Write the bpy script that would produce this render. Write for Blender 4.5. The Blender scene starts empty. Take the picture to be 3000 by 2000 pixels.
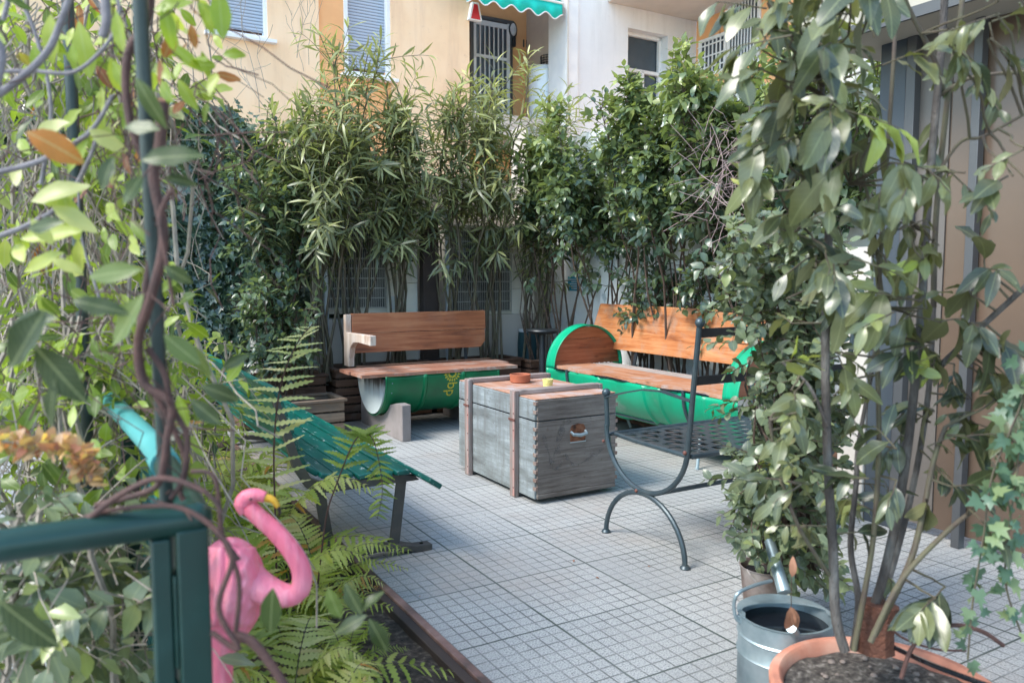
import bpy, math, random
import numpy as np
from mathutils import Vector, Matrix
from mathutils.geometry import tessellate_polygon
R=math.radians; PI=math.pi
random.seed(7); rng=np.random.default_rng(11)
C=bpy.context.scene.collection
# ---------------------------------------------------------------- camera model
H=1.3; F=2292.0; PITCH=R(4.8); TH=R(30.2)
cp,sp=math.cos(PITCH),math.sin(PITCH)
ct,st=math.cos(TH),math.sin(TH)
def W(u,v,z=0.0): return Vector((ct*u-st*v, st*u+ct*v, z))
def ray(px,py):
    a=(px-1500)/F; b=(1000-py)/F
    return (a, cp+b*sp, b*cp-sp)
def gray(px,py):
    x,y,z=ray(px,py); return (ct*x+st*y, -st*x+ct*y, z)
def hv(px,py,v):
    a,b,c=gray(px,py); t=v/b; return (a*t, H+c*t)      # u,z
def hu(px,py,u):
    a,b,c=gray(px,py); t=u/a; return (b*t, H+c*t)      # v,z
def hz(px,py,z):
    a,b,c=gray(px,py); t=(z-H)/c; return (a*t, b*t)    # u,v
def at(px,py,Y):                                       # grid coordinates (u,v,z) at forward distance Y
    x,y,z=ray(px,py); t=Y/y; X,Yw,Z=x*t,Y,H+z*t
    return Vector((ct*X+st*Yw, -st*X+ct*Yw, Z))
# ---------------------------------------------------------------- materials
def newmat(name):
    m=bpy.data.materials.new(name); m.use_nodes=True
    nt=m.node_tree; b=nt.nodes['Principled BSDF']; return m,nt,b
def N(nt,t,**k):
    n=nt.nodes.new(t)
    for a,b in k.items(): setattr(n,a,b)
    return n
def L(nt,a,b): nt.links.new(a,b)
def ramp(nt,fac,stops,interp='LINEAR'):
    r=N(nt,'ShaderNodeValToRGB'); e=r.color_ramp.elements; r.color_ramp.interpolation=interp
    while len(e)<len(stops): e.new(0.5)
    for i,(p,c) in enumerate(stops):
        e[i].position=p; e[i].color=(*c,1) if len(c)==3 else c
    L(nt,fac,r.inputs[0]); return r.outputs[0]
def noise(nt,scale,detail=5,vec=None,rough=.55,dist=0):
    n=N(nt,'ShaderNodeTexNoise'); n.inputs['Scale'].default_value=scale; n.inputs['Detail'].default_value=detail
    n.inputs['Roughness'].default_value=rough; n.inputs['Distortion'].default_value=dist
    if vec: L(nt,vec,n.inputs['Vector'])
    return n.outputs[0]
def coords(nt,scale=(1,1,1),loc=(0,0,0),kind='Object'):
    t=N(nt,'ShaderNodeTexCoord'); m=N(nt,'ShaderNodeMapping'); m.inputs['Scale'].default_value=scale; m.inputs['Location'].default_value=loc
    L(nt,t.outputs[kind],m.inputs[0]); return m.outputs[0]
def mixc(nt,fac,a,b,mode='MIX'):
    n=N(nt,'ShaderNodeMix',data_type='RGBA',blend_type=mode)
    for i,x in ((0,fac),(6,a),(7,b)):
        if isinstance(x,(int,float)): n.inputs[i].default_value=x
        elif isinstance(x,tuple): n.inputs[i].default_value=(*x,1)
        else: L(nt,x,n.inputs[i])
    return n.outputs[2]
def math_(nt,op,a,b=None,c=None):
    n=N(nt,'ShaderNodeMath',operation=op)
    for i,x in enumerate((a,b,c)):
        if x is None: continue
        if isinstance(x,(int,float)): n.inputs[i].default_value=x
        else: L(nt,x,n.inputs[i])
    return n.outputs[0]
def bump(nt,b,h,strength=.3,dist=.01):
    n=N(nt,'ShaderNodeBump'); n.inputs['Strength'].default_value=strength; n.inputs['Distance'].default_value=dist
    L(nt,h,n.inputs['Height']); L(nt,n.outputs[0],b.inputs['Normal'])
def basic(name,c1,c2=None,rough=.6,metal=0,scale=6,bs=.15,bd=.004,detail=6,stops=None,vs=(1,1,1),spec=.5):
    m,nt,b=newmat(name); v=coords(nt,vs)
    c2=c2 or tuple(x*.75 for x in c1)
    n=noise(nt,scale,detail,v)
    L(nt,ramp(nt,n,stops or [(.35,c1),(.65,c2)]),b.inputs['Base Color'])
    b.inputs['Roughness'].default_value=rough; b.inputs['Metallic'].default_value=metal
    b.inputs['Specular IOR Level'].default_value=spec
    bump(nt,b,noise(nt,scale*6,4,v),bs,bd); return m
def wood(name,cols,axis=0,grain=26,rough=.6,wear=None,wearamt=.6):
    m,nt,b=newmat(name); s=[grain]*3; s[axis]=grain*.07
    v=coords(nt,tuple(s)); n=noise(nt,1.0,8,v,.65,1.2)
    big=noise(nt,3.0,3,coords(nt)); f=math_(nt,'ADD',math_(nt,'MULTIPLY',n,.75),math_(nt,'MULTIPLY',big,.3))
    col=ramp(nt,f,[(.36,cols[0]),(.5,cols[1]),(.66,cols[2])])
    # dark knots
    s2=[9.0]*3; s2[axis]=3.5
    vo=N(nt,'ShaderNodeTexVoronoi'); vo.inputs['Scale'].default_value=1; L(nt,coords(nt,tuple(s2)),vo.inputs['Vector'])
    kn=ramp(nt,vo.outputs[0],[(.03,(.55,.55,.55)),(.12,(0,0,0))])
    col=mixc(nt,kn,col,tuple(x*.35 for x in cols[0]))
    if wear:
        w=noise(nt,5.5,9,coords(nt,(1,1,1),(3,1,7)),.7,.6)
        col=mixc(nt,ramp(nt,w,[(.5,(0,0,0)),(.64,(wearamt,)*3)]),col,wear)
    L(nt,col,b.inputs['Base Color']); b.inputs['Roughness'].default_value=rough
    bump(nt,b,n,.35,.004); return m
def leafmat(name,stops,rough=.38,trans=.3,under=None,rib=.0,spec=.5):
    m,nt,b=newmat(name)
    a=N(nt,'ShaderNodeAttribute',attribute_name='rnd')
    col=ramp(nt,a.outputs['Fac'],stops)
    nz=noise(nt,30,3,coords(nt)); col=mixc(nt,math_(nt,'MULTIPLY',nz,.35),col,tuple(x*.6 for x in stops[1][1]))
    if rib>0:
        uv=N(nt,'ShaderNodeUVMap'); sx=N(nt,'ShaderNodeSeparateXYZ'); L(nt,uv.outputs[0],sx.inputs[0])
        d=math_(nt,'ABSOLUTE',math_(nt,'SUBTRACT',sx.outputs[0],.5))
        k=math_(nt,'LESS_THAN',d,.035)
        side=math_(nt,'FRACT',math_(nt,'MULTIPLY',math_(nt,'SUBTRACT',sx.outputs[1],math_(nt,'MULTIPLY',d,.5)),9))
        k2=math_(nt,'MULTIPLY',math_(nt,'LESS_THAN',side,.1),.45)
        k=math_(nt,'MULTIPLY',math_(nt,'MAXIMUM',k,k2),rib)
        col=mixc(nt,k,col,(.42,.45,.22))
    g=N(nt,'ShaderNodeNewGeometry')
    un=mixc(nt,.45,col,under or (.2,.24,.12))
    c2=mixc(nt,g.outputs['Backfacing'],col,un)
    L(nt,c2,b.inputs['Base Color'])
    rr=math_(nt,'ADD',math_(nt,'MULTIPLY',g.outputs['Backfacing'],.3),rough)
    L(nt,rr,b.inputs['Roughness']); b.inputs['Specular IOR Level'].default_value=spec
    t=N(nt,'ShaderNodeBsdfTranslucent'); tc=mixc(nt,1.0,c2,(1.5,1.6,.6),'MULTIPLY'); L(nt,tc,t.inputs[0])
    mx=N(nt,'ShaderNodeMixShader'); mx.inputs[0].default_value=trans
    L(nt,b.outputs[0],mx.inputs[1]); L(nt,t.outputs[0],mx.inputs[2])
    L(nt,mx.outputs[0],nt.nodes['Material Output'].inputs[0]); return m
# ---------------------------------------------------------------- mesh builder
ORG={}
def orgof(parent,org):
    if org is not None: return org
    p=parent
    while p is not None:
        if p.name in ORG: return ORG[p.name]
        p=p.parent
    return (0,0,0)
def place(o,parent,org):
    o.parent=parent
    if parent is None:
        o.location=W(*org); o.rotation_euler=(0,0,TH)
class MB:
    def __init__(s): s.v=[]; s.f=[]; s.m=[]; s.cur=0
    def add(s,vs,fs):
        o=len(s.v); s.v+= [tuple(x) for x in vs]
        for f in fs: s.f.append(tuple(i+o for i in f)); s.m.append(s.cur)
        return s
    def box(s,x0,x1,y0,y1,z0,z1,M=None):
        vs=[(x,y,z) for z in (z0,z1) for y in (y0,y1) for x in (x0,x1)]
        if M is not None: vs=[M@Vector(p) for p in vs]
        return s.add(vs,[(0,2,3,1),(4,5,7,6),(0,1,5,4),(2,6,7,3),(0,4,6,2),(1,3,7,5)])
    def bar(s,a,b,w,h,up=(0,0,1)):
        a=Vector(a);b=Vector(b);d=(b-a);l=d.length;d=d/l;up=Vector(up)
        x=d.cross(up)
        if x.length<1e-4: x=d.cross(Vector((1,0,0)))
        x.normalize(); z=x.cross(d)
        M=Matrix(((x.x,d.x,z.x,a.x),(x.y,d.y,z.y,a.y),(x.z,d.z,z.z,a.z),(0,0,0,1)))
        return s.box(-w/2,w/2,0,l,-h/2,h/2,M)
    def tube(s,pts,r,seg=8,cap=True):
        pts=[Vector(p) for p in pts]; n=len(pts)
        if not hasattr(r,'__len__'): r=[r]*n
        t=(pts[1]-pts[0]).normalized(); x=t.orthogonal().normalized(); vs=[]
        for i,p in enumerate(pts):
            if i==0: d=pts[1]-pts[0]
            elif i==n-1: d=pts[-1]-pts[-2]
            else: d=pts[i+1]-pts[i-1]
            d.normalize(); x=(x-d*x.dot(d))
            if x.length<1e-6: x=d.orthogonal()
            x.normalize(); y=d.cross(x)
            for k in range(seg):
                a=2*PI*k/seg; vs.append(p+(x*math.cos(a)+y*math.sin(a))*r[i])
        fs=[(i*seg+k,i*seg+(k+1)%seg,(i+1)*seg+(k+1)%seg,(i+1)*seg+k) for i in range(n-1) for k in range(seg)]
        if cap: fs+= [tuple(range(seg-1,-1,-1)),tuple((n-1)*seg+k for k in range(seg))]
        return s.add(vs,fs)
    def lathe(s,prof,seg=32,c=(0,0,0),close=False):
        vs=[];n=len(prof)
        for r,z in prof:
            for k in range(seg):
                a=2*PI*k/seg; vs.append((c[0]+r*math.cos(a),c[1]+r*math.sin(a),c[2]+z))
        fs=[(i*seg+k,i*seg+(k+1)%seg,(i+1)*seg+(k+1)%seg,(i+1)*seg+k) for i in range(n-1) for k in range(seg)]
        if close: fs+=[tuple(range(seg-1,-1,-1)),tuple((n-1)*seg+k for k in range(seg))]
        return s.add(vs,fs)
    def sphere(s,c,r,seg=14,rings=8,sc=(1,1,1)):
        vs=[];fs=[]
        for i in range(1,rings):
            a=PI*i/rings
            for k in range(seg):
                b=2*PI*k/seg; vs.append((c[0]+sc[0]*r*math.sin(a)*math.cos(b),c[1]+sc[1]*r*math.sin(a)*math.sin(b),c[2]+sc[2]*r*math.cos(a)))
        vs+=[(c[0],c[1],c[2]+r*sc[2]),(c[0],c[1],c[2]-r*sc[2])]; T=len(vs)-2
        for i in range(rings-2):
            for k in range(seg): fs.append((i*seg+k,(i+1)*seg+k,(i+1)*seg+(k+1)%seg,i*seg+(k+1)%seg))
        for k in range(seg):
            fs.append((T,k,(k+1)%seg)); fs.append((T+1,(rings-2)*seg+(k+1)%seg,(rings-2)*seg+k))
        return s.add(vs,fs)
    def prism(s,poly,t0,t1,fn):
        """poly 2-D outline; fn(a,b,t)->3-D; extruded t0..t1"""
        n=len(poly); vs=[fn(a,b,t0) for a,b in poly]+[fn(a,b,t1) for a,b in poly]
        tr=tessellate_polygon([[Vector((a,b,0)) for a,b in poly]])
        fs=[tuple(t) for t in tr]+[tuple(i+n for i in reversed(t)) for t in tr]
        fs+=[(i,(i+1)%n,(i+1)%n+n,i+n) for i in range(n)]
        return s.add(vs,fs)
    def build(s,name,mat,parent=None,bevel=0,smooth=True,angle=35,org=None):
        og=orgof(parent,org)
        me=bpy.data.meshes.new(name); me.from_pydata([(x-og[0],y-og[1],z-og[2]) for x,y,z in s.v],[],s.f)
        mats=mat if isinstance(mat,(list,tuple)) else [mat]
        for m in mats: me.materials.append(m)
        if len(mats)>1: me.polygons.foreach_set('material_index',s.m)
        import bmesh
        bm=bmesh.new(); bm.from_mesh(me); bmesh.ops.recalc_face_normals(bm,faces=bm.faces); bm.to_mesh(me); bm.free()
        if smooth:
            me.polygons.foreach_set('use_smooth',[True]*len(me.polygons)); me.set_sharp_from_angle(angle=R(angle))
        o=bpy.data.objects.new(name,me); C.objects.link(o); place(o,parent,og)
        if bevel:
            b=o.modifiers.new('bevel','BEVEL'); b.width=bevel; b.segments=2; b.limit_method='ANGLE'; b.angle_limit=R(40)
        return o
def tag(o,label=None,cat=None,group=None,kind=None):
    if label: o['label']=label
    if cat: o['category']=cat
    if group: o['group']=group
    if kind: o['kind']=kind
    return o
def thing(name,u,v,z,label,cat,group=None,rot=0,local=False):
    o=bpy.data.objects.new(name,None); C.objects.link(o); o.empty_display_size=.1
    o.location=W(u,v,z); o.rotation_euler=(0,0,TH+rot); tag(o,label,cat,group)
    ORG[o.name]=(0,0,0) if (local or rot) else (u,v,z)
    return o
def copy_tree(o,parent=None):
    c=o.copy(); C.objects.link(c); c.parent=parent
    for ch in [x for x in bpy.data.objects if x.parent==o]: copy_tree(ch,c)
    return c
def textmesh(body,size,mat,parent,name,M,depth=.001,extr=True):
    cu=bpy.data.curves.new(name,'FONT'); cu.body=body; cu.size=size; cu.align_x='CENTER'; cu.align_y='CENTER'; cu.extrude=depth
    t=bpy.data.objects.new(name+'_tmp',cu); C.objects.link(t)
    bpy.context.view_layer.update()
    me=bpy.data.meshes.new_from_object(t.evaluated_get(bpy.context.evaluated_depsgraph_get()))
    bpy.data.objects.remove(t); bpy.data.curves.remove(cu)
    me.transform(M); me.materials.clear(); me.materials.append(mat)
    o=bpy.data.objects.new(name,me); C.objects.link(o); o.parent=parent; return o
# ---------------------------------------------------------------- leaves
def sect(ys,ws,fold=.15,wave=0.0):
    vs=[(0,0,0)];uv=[(.5,0)];fs=[];mw=max(ws)
    k=len(ys)
    for i,(y,w) in enumerate(zip(ys,ws)):
        wv=wave*math.sin(i*2.4)
        vs+=[(-w,y,fold*w+wv),(0,y,0),(w,y,fold*w-wv)]; uv+=[(.5-.5*w/mw,y),(.5,y),(.5+.5*w/mw,y)]
    vs.append((0,1,0));uv.append((.5,1));T=len(vs)-1
    fs+=[(0,2,1),(0,3,2)]
    for i in range(k-1):
        a=1+3*i;b=a+3; fs+=[(a,a+1,b+1,b),(a+1,a+2,b+2,b+1)]
    a=1+3*(k-1); fs+=[(a,a+1,T),(a+1,a+2,T)]
    return np.array(vs,float),fs,np.array(uv,float)
LANCE=sect([.25,.55,.82],[.055,.07,.04],.25)
LANCE_LO=sect([.45],[.07],.25)
OVAL=sect([.2,.45,.72],[.17,.25,.17],.22)
OVAL_LO=sect([.3,.65],[.22,.2],.25)
BIG=sect([.08,.22,.38,.54,.7,.85,.94],[.06,.15,.2,.21,.18,.11,.06],.2,.012)
ROUND=sect([.15,.4,.7,.9],[.26,.36,.27,.12],.18)
PINNA=sect([.08,.14,.22,.28,.36,.42,.50,.56,.64,.7,.78,.85,.92],[.11,.05,.11,.05,.1,.045,.09,.04,.075,.03,.06,.02,.03],.1)
PIN_LO=sect([.15,.5,.8],[.08,.075,.04],.1)
def ivyT():
    o=[(0,0),(-.28,-.12),(-.5,.18),(-.27,.32),(-.42,.62),(-.17,.55),(0,1),(.17,.55),(.42,.62),(.27,.32),(.5,.18),(.28,-.12)]
    vs=[(0,.3,0)]+[(x,y,.12*abs(x)-.1*max(0,y-.4)) for x,y in o]; n=len(o)
    fs=[(0,1+(i+1)%n,1+i) for i in range(n)]
    return np.array(vs,float),fs,np.array([(x+.5,y) for x,y,z in vs])
IVY=ivyT()
def nrm(a): return a/np.maximum(np.linalg.norm(a,axis=1,keepdims=True),1e-9)
class LV:
    """collects leaf instances for one foliage mesh"""
    def __init__(s): s.b=[]
    def add(s,tm,P,D,Nn,S,rnd=None,droop=.25,wid=1.0):
        P=np.array(P,float).reshape(-1,3);n=len(P)
        if n==0: return
        D=nrm(np.broadcast_to(np.array(D,float),(n,3)).copy()); Nn=np.broadcast_to(np.array(Nn,float),(n,3))+rng.normal(0,.12,(n,3))
        S=np.broadcast_to(np.array(S,float),(n,)); rnd=rng.random(n) if rnd is None else np.broadcast_to(np.array(rnd,float),(n,))
        Z=nrm(Nn-D*np.sum(Nn*D,1,keepdims=True)); X=np.cross(D,Z)
        T,fs,uv=tm; m=len(T)
        dr=rng.uniform(0,2*droop,n)
        x=T[None,:,0]*wid*rng.uniform(.8,1.2,(n,1)); y=np.broadcast_to(T[None,:,1],(n,m)); z=T[None,:,2]*rng.uniform(.2,1.9,(n,1))-dr[:,None]*y*y+rng.normal(0,.55,(n,1))*T[None,:,0]*y+rng.uniform(.02,.09,(n,1))*wid*np.sin(T[None,:,1]*rng.uniform(7,15,(n,1))+rng.uniform(0,6,(n,1)))*np.abs(T[None,:,0])*3
        V=P[:,None,:]+S[:,None,None]*(x[...,None]*X[:,None,:]+y[...,None]*D[:,None,:]+z[...,None]*Z[:,None,:])
        s.b.append((V.reshape(-1,3),fs,m,n,np.repeat(rnd,m),np.tile(uv,(n,1))))
    def build(s,name,mat,parent=None,org=None):
        if not s.b: return None
        og=orgof(parent,org)
        Vs=np.concatenate([b[0] for b in s.b]); rn=np.concatenate([b[4] for b in s.b]); uvs=np.concatenate([b[5] for b in s.b])
        li=[];ls=[];off=0
        for V,fs,m,n,_,_ in s.b:
            base=off+np.arange(n)*m
            for f in fs:
                a=base[:,None]+np.array(f)[None,:]; li.append(a.reshape(-1)); ls.append(np.full(n,len(f)))
            off+=n*m
        li=np.concatenate(li); ls=np.concatenate(ls); st_=np.concatenate([[0],np.cumsum(ls)[:-1]])
        Vs=Vs-np.array(og,float); me=bpy.data.meshes.new(name); me.vertices.add(len(Vs)); me.vertices.foreach_set('co',Vs.reshape(-1))
        me.loops.add(len(li)); me.loops.foreach_set('vertex_index',li.astype(np.int32))
        me.polygons.add(len(ls)); me.polygons.foreach_set('loop_start',st_.astype(np.int32)); me.polygons.foreach_set('loop_total',ls.astype(np.int32))
        me.polygons.foreach_set('use_smooth',np.ones(len(ls),bool))
        at_=me.attributes.new('rnd','FLOAT','POINT'); at_.data.foreach_set('value',rn)
        uvl=me.uv_layers.new(name='UVMap'); uvl.data.foreach_set('uv',uvs[li].reshape(-1))
        me.update(calc_edges=True); me.validate(); me.materials.append(mat)
        o=bpy.data.objects.new(name,me); C.objects.link(o); place(o,parent,og); return o
def path(a,b,sag=0,n=8,wob=.02,bow=None):
    a=Vector(a);b=Vector(b);l=(b-a).length; out=[]
    ph=[random.uniform(0,6.3) for _ in range(6)]
    for i in range(n):
        t=i/(n-1); p=a.lerp(b,t); e=math.sin(PI*t)
        p+=Vector((wob*l*math.sin(5*t+ph[0]),wob*l*math.sin(5*t+ph[1]),0))*min(1,2.2*t)*.8
        p+=Vector((wob*l*.4*math.sin(13*t+ph[2]),wob*l*.4*math.sin(11*t+ph[3]),0))*min(1,2*t)
        if bow is not None: p+=Vector(bow)*e
        p.z-=sag*t*t
        out.append(p)
    return out
def pt(poly,t):
    x=t*(len(poly)-1); i=min(int(x),len(poly)-2); f=x-i
    return poly[i].lerp(poly[i+1],f),(poly[i+1]-poly[i]).normalized()
def rv(s=1): return Vector((random.gauss(0,s),random.gauss(0,s),random.gauss(0,s)))
def twig(lv,stems,base,d,length,n,tm,size,ang=.9,droop=.25,rnd=None,thick=.0025,leafdown=0.0,sag=.1,wid=1.0,t0=.15,draw=True,up=(0,0,1)):
    d=Vector(d).normalized(); end=Vector(base)+d*length
    pl=path(base,end,sag*length,5,.03)
    if draw: stems.tube(pl,[thick,thick*.9,thick*.8,thick*.65,thick*.4],5,False)
    P=[];D=[];NN=[];S=[]
    ph=random.uniform(0,6.28)
    for i in range(n):
        t=t0+(1-t0)*(i+.5)/n if n>1 else 1
        p,dd=pt(pl,min(.999,t)); a=ph+i*2.4; o=dd.orthogonal().normalized(); o2=dd.cross(o)
        side=o*math.cos(a)+o2*math.sin(a)
        an=ang*random.uniform(.7,1.2)*(1.0 if t<.9 else .55)
        ld=dd*math.cos(an)+side*math.sin(an)+Vector((0,0,-leafdown))+rv(.08)
        ld.normalize(); P.append(p);D.append(ld)
        nn=Vector(up)*1.0+dd*.5-side*.1; NN.append(nn); S.append(size*random.uniform(.7,1.15)*(1 if t<.85 else .8))
    r=None
    if rnd is not None: r=np.clip(rng.normal(rnd,.13,n),0,1)
    lv.add(tm,[tuple(p) for p in P],[tuple(x) for x in D],[tuple(x) for x in NN],S,r,droop,wid)
    return pl
# ================================================================ MATERIALS
def paving():
    m,nt,b=newmat('paving'); tc=N(nt,'ShaderNodeTexCoord'); sx=N(nt,'ShaderNodeSeparateXYZ'); L(nt,tc.outputs['Object'],sx.inputs[0])
    T=.465; wob=noise(nt,7,3,tc.outputs['Object'])
    def line(o,per,w,off,amp):
        x=math_(nt,'ADD',math_(nt,'SUBTRACT',o,off),math_(nt,'MULTIPLY',math_(nt,'SUBTRACT',wob,.5),amp))
        f=math_(nt,'FRACT',math_(nt,'DIVIDE',x,per)); d=math_(nt,'MULTIPLY',math_(nt,'MINIMUM',f,math_(nt,'SUBTRACT',1,f)),per)
        mr=N(nt,'ShaderNodeMapRange',interpolation_type='SMOOTHSTEP'); L(nt,d,mr.inputs[0]); mr.inputs[1].default_value=w*.45; mr.inputs[2].default_value=w*1.5; mr.inputs[3].default_value=1; mr.inputs[4].default_value=0
        return mr.outputs[0]
    u,v=sx.outputs[0],sx.outputs[1]
    fine=math_(nt,'MAXIMUM',line(u,T/8,.0030,1.1,.004),line(v,T/8,.0030,2.36,.004))
    big=math_(nt,'MAXIMUM',line(u,T,.0048,1.1,.006),line(v,T,.0040,2.36,.006))
    sp=noise(nt,165,4,tc.outputs['Object'],.6); sp2=noise(nt,170,3,tc.outputs['Object'])
    base=ramp(nt,sp,[(.36,(.17,.17,.18)),(.46,(.37,.37,.365)),(.60,(.53,.52,.50))])
    base=mixc(nt,ramp(nt,sp2,[(.55,(0,0,0)),(.7,(.5,.5,.5))]),base,(.62,.61,.58))
    wn=N(nt,'ShaderNodeTexWhiteNoise',noise_dimensions='2D')
    cx=N(nt,'ShaderNodeCombineXYZ'); L(nt,math_(nt,'FLOOR',math_(nt,'DIVIDE',math_(nt,'SUBTRACT',u,1.1),T)),cx.inputs[0]); L(nt,math_(nt,'FLOOR',math_(nt,'DIVIDE',math_(nt,'SUBTRACT',v,2.36),T)),cx.inputs[1]); L(nt,cx.outputs[0],wn.inputs[0])
    tv=ramp(nt,wn.outputs[0],[(0,(.76,.78,.79)),(1,(.96,.96,.95))]); base=mixc(nt,1.0,base,tv,'MULTIPLY')
    st1=noise(nt,1.6,6,tc.outputs['Object'],.6); base=mixc(nt,ramp(nt,st1,[(.40,(.0,.0,.0)),(.66,(.6,.6,.6))]),base,(.33,.32,.31))
    st2=noise(nt,.9,5,coords(nt,(1,1,1),(5,2,0)),.6); base=mixc(nt,ramp(nt,st2,[(.5,(0,0,0)),(.68,(.6,.6,.6))]),base,(.36,.29,.24))
    spk=noise(nt,38,2,tc.outputs['Object'],.5); base=mixc(nt,ramp(nt,spk,[(.755,(0,0,0)),(.775,(.9,.9,.9))]),base,(.06,.05,.045))
    blot=noise(nt,3.1,8,coords(nt,(1,1,1),(9,4,0)),.72); base=mixc(nt,ramp(nt,blot,[(.56,(0,0,0)),(.70,(.5,.5,.5))]),base,(.26,.25,.24))
    gd=ramp(nt,noise(nt,5,4,tc.outputs['Object']),[(.36,(.30,.30,.30)),(.62,(.9,.9,.9))])
    c=mixc(nt,math_(nt,'MULTIPLY',fine,gd),base,(.11,.115,.11)); bg=ramp(nt,noise(nt,2.3,3,coords(nt,(1,1,1),(2,7,0))),[(.38,(.45,.45,.45)),(.58,(1,1,1))]); c=mixc(nt,math_(nt,'MULTIPLY',big,bg),c,(.065,.08,.07))
    L(nt,c,b.inputs['Base Color']); b.inputs['Roughness'].default_value=.75; b.inputs['Specular IOR Level'].default_value=.35
    h=math_(nt,'SUBTRACT',math_(nt,'MULTIPLY',sp,.12),math_(nt,'MAXIMUM',fine,math_(nt,'MULTIPLY',big,1.4)))
    bump(nt,b,h,.55,.003); return m
M={}
M['paving']=paving()
M['soil']=basic('soil',(.035,.025,.02),(.10,.075,.055),.95,scale=40,bs=1,bd=.02,stops=[(.35,(.03,.022,.018)),(.55,(.09,.065,.05)),(.72,(.22,.18,.14))])
M['concrete']=basic('concrete',(.36,.36,.36),(.24,.25,.25),.85,scale=5,bs=.4,bd=.004)
M['plaster']=basic('white_plaster',(.72,.73,.74),None,.85,scale=2.2,bs=.35,bd=.004,stops=[(.3,(.66,.68,.70)),(.5,(.73,.74,.75)),(.7,(.79,.79,.78))])
M['peeling']=basic('peeling_plaster',(.7,.7,.7),None,.9,scale=2.4,bs=.6,bd=.006,detail=9,stops=[(.34,(.40,.47,.51)),(.395,(.46,.52,.56)),(.41,(.76,.79,.81)),(.7,(.86,.87,.87))])
M['peach']=basic('peach_plaster',(.86,.62,.42),(.80,.55,.36),.9,scale=.8,bs=.2,bd=.004,stops=[(.3,(.74,.49,.29)),(.48,(.86,.60,.37)),(.7,(.89,.66,.45))])
def facade(name,c1,c2,c3,dirt):
    m,nt,b=newmat(name); v=coords(nt); n=noise(nt,.7,7,v,.6); c=ramp(nt,n,[(.32,c1),(.5,c2),(.7,c3)])
    s_=noise(nt,1,6,coords(nt,(3.2,3.2,.35)),.65); c=mixc(nt,ramp(nt,s_,[(.5,(0,0,0)),(.72,(.45,.45,.45))]),c,dirt)
    k=noise(nt,9,8,v,.75); c=mixc(nt,ramp(nt,k,[(.60,(0,0,0)),(.68,(.35,.35,.35))]),c,dirt)
    L(nt,c,b.inputs['Base Color']); b.inputs['Roughness'].default_value=.9; bump(nt,b,k,.3,.006); return m
M['peach']=facade('peach_plaster',(.76,.51,.32),(.86,.61,.39),(.89,.67,.47),(.55,.36,.24))
M['plaster']=facade('white_plaster',(.68,.69,.70),(.74,.745,.75),(.80,.80,.79),(.48,.48,.47))
M['orange']=basic('orange_plaster',(.86,.46,.2),(.80,.40,.17),.9,scale=.9,bs=.2,bd=.004,stops=[(.3,(.72,.34,.15)),(.6,(.88,.48,.22))])
M['greyplaster']=basic('grey_plaster',(.58,.52,.46),(.50,.45,.40),.9,scale=2)
M['cream']=basic('cream_plaster',(.44,.40,.33),(.36,.33,.28),.85,scale=1.2)
M['white']=basic('white_paint',(.80,.80,.79),(.70,.71,.72),.45,scale=3,bs=.1)
M['shutter']=basic('shutter_slats',(.42,.45,.48),(.34,.37,.41),.6,scale=2)
def slat_shutter():
    m,nt,b=newmat('roller_shutter'); tc=N(nt,'ShaderNodeTexCoord'); sx=N(nt,'ShaderNodeSeparateXYZ'); L(nt,tc.outputs['Object'],sx.inputs[0])
    f=math_(nt,'FRACT',math_(nt,'MULTIPLY',sx.outputs[2],19)); col=ramp(nt,f,[(.0,(.13,.16,.20)),(.16,(.17,.20,.25)),(.25,(.40,.45,.53)),(.9,(.47,.52,.60)),(1,(.2,.24,.3))])
    n=noise(nt,3,4,tc.outputs['Object']); col=mixc(nt,math_(nt,'MULTIPLY',n,.3),col,(.3,.3,.33)); L(nt,col,b.inputs['Base Color']); b.inputs['Roughness'].default_value=.55
    bump(nt,b,math_(nt,'SINE',math_(nt,'MULTIPLY',f,3.14)),.8,.01); return m
M['roller']=slat_shutter()
M['glass']=basic('window_glass',(.05,.07,.09),(.10,.12,.14),.08,scale=1,bs=.02)
M['darkglass']=basic('brown_door_glass',(.13,.085,.06),(.10,.07,.052),.25,scale=1.2,bs=.03,spec=.4)
M['steelgrey']=basic('grey_door_frame',(.08,.08,.082),(.07,.07,.073),.45,scale=4,bs=.05)
M['awning']=basic('green_awning_cloth',(.0,.52,.42),(.0,.45,.38),.8,scale=8)
M['awndark']=basic('awning_cloth_shaded',(.0,.22,.16),(.0,.18,.13),.8,scale=8)  # darker copy of the awning cloth, its shade put into the colour
M['acbody']=basic('beige_casing',(.55,.52,.46),(.44,.41,.36),.5,scale=3,bs=.05,stops=[(.35,(.58,.53,.45)),(.6,(.76,.71,.62))])
M['grilledark']=basic('fan_shadow_metal',(.06,.055,.05),(.035,.035,.035),.6,scale=6)
M['fin']=basic('heat_exchanger_fins',(.10,.095,.09),(.06,.06,.058),.5,scale=9)
M['wire']=basic('grille_wire',(.50,.49,.45),(.38,.37,.34),.5,scale=9)
M['red']=basic('badge_red',(.42,.015,.03),None,.4); M['badge']=basic('badge_cream',(.62,.62,.58),(.56,.57,.53),.4)
M['ink']=basic('badge_ink',(.10,.12,.14),None,.5); M['bluetext']=basic('label_blue',(.16,.28,.38),None,.5); M['green_ink']=basic('badge_green_ink',(.12,.2,.17),None,.5)
M['planter']=wood('planter_wood',[(.045,.022,.014),(.10,.048,.028),(.17,.085,.05)],0,20,.75,(.15,.13,.11),.4)
M['planter_y']=wood('planter_wood_side',[(.045,.022,.014),(.10,.048,.028),(.17,.085,.05)],1,20,.75,(.15,.13,.11),.4)
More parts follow.
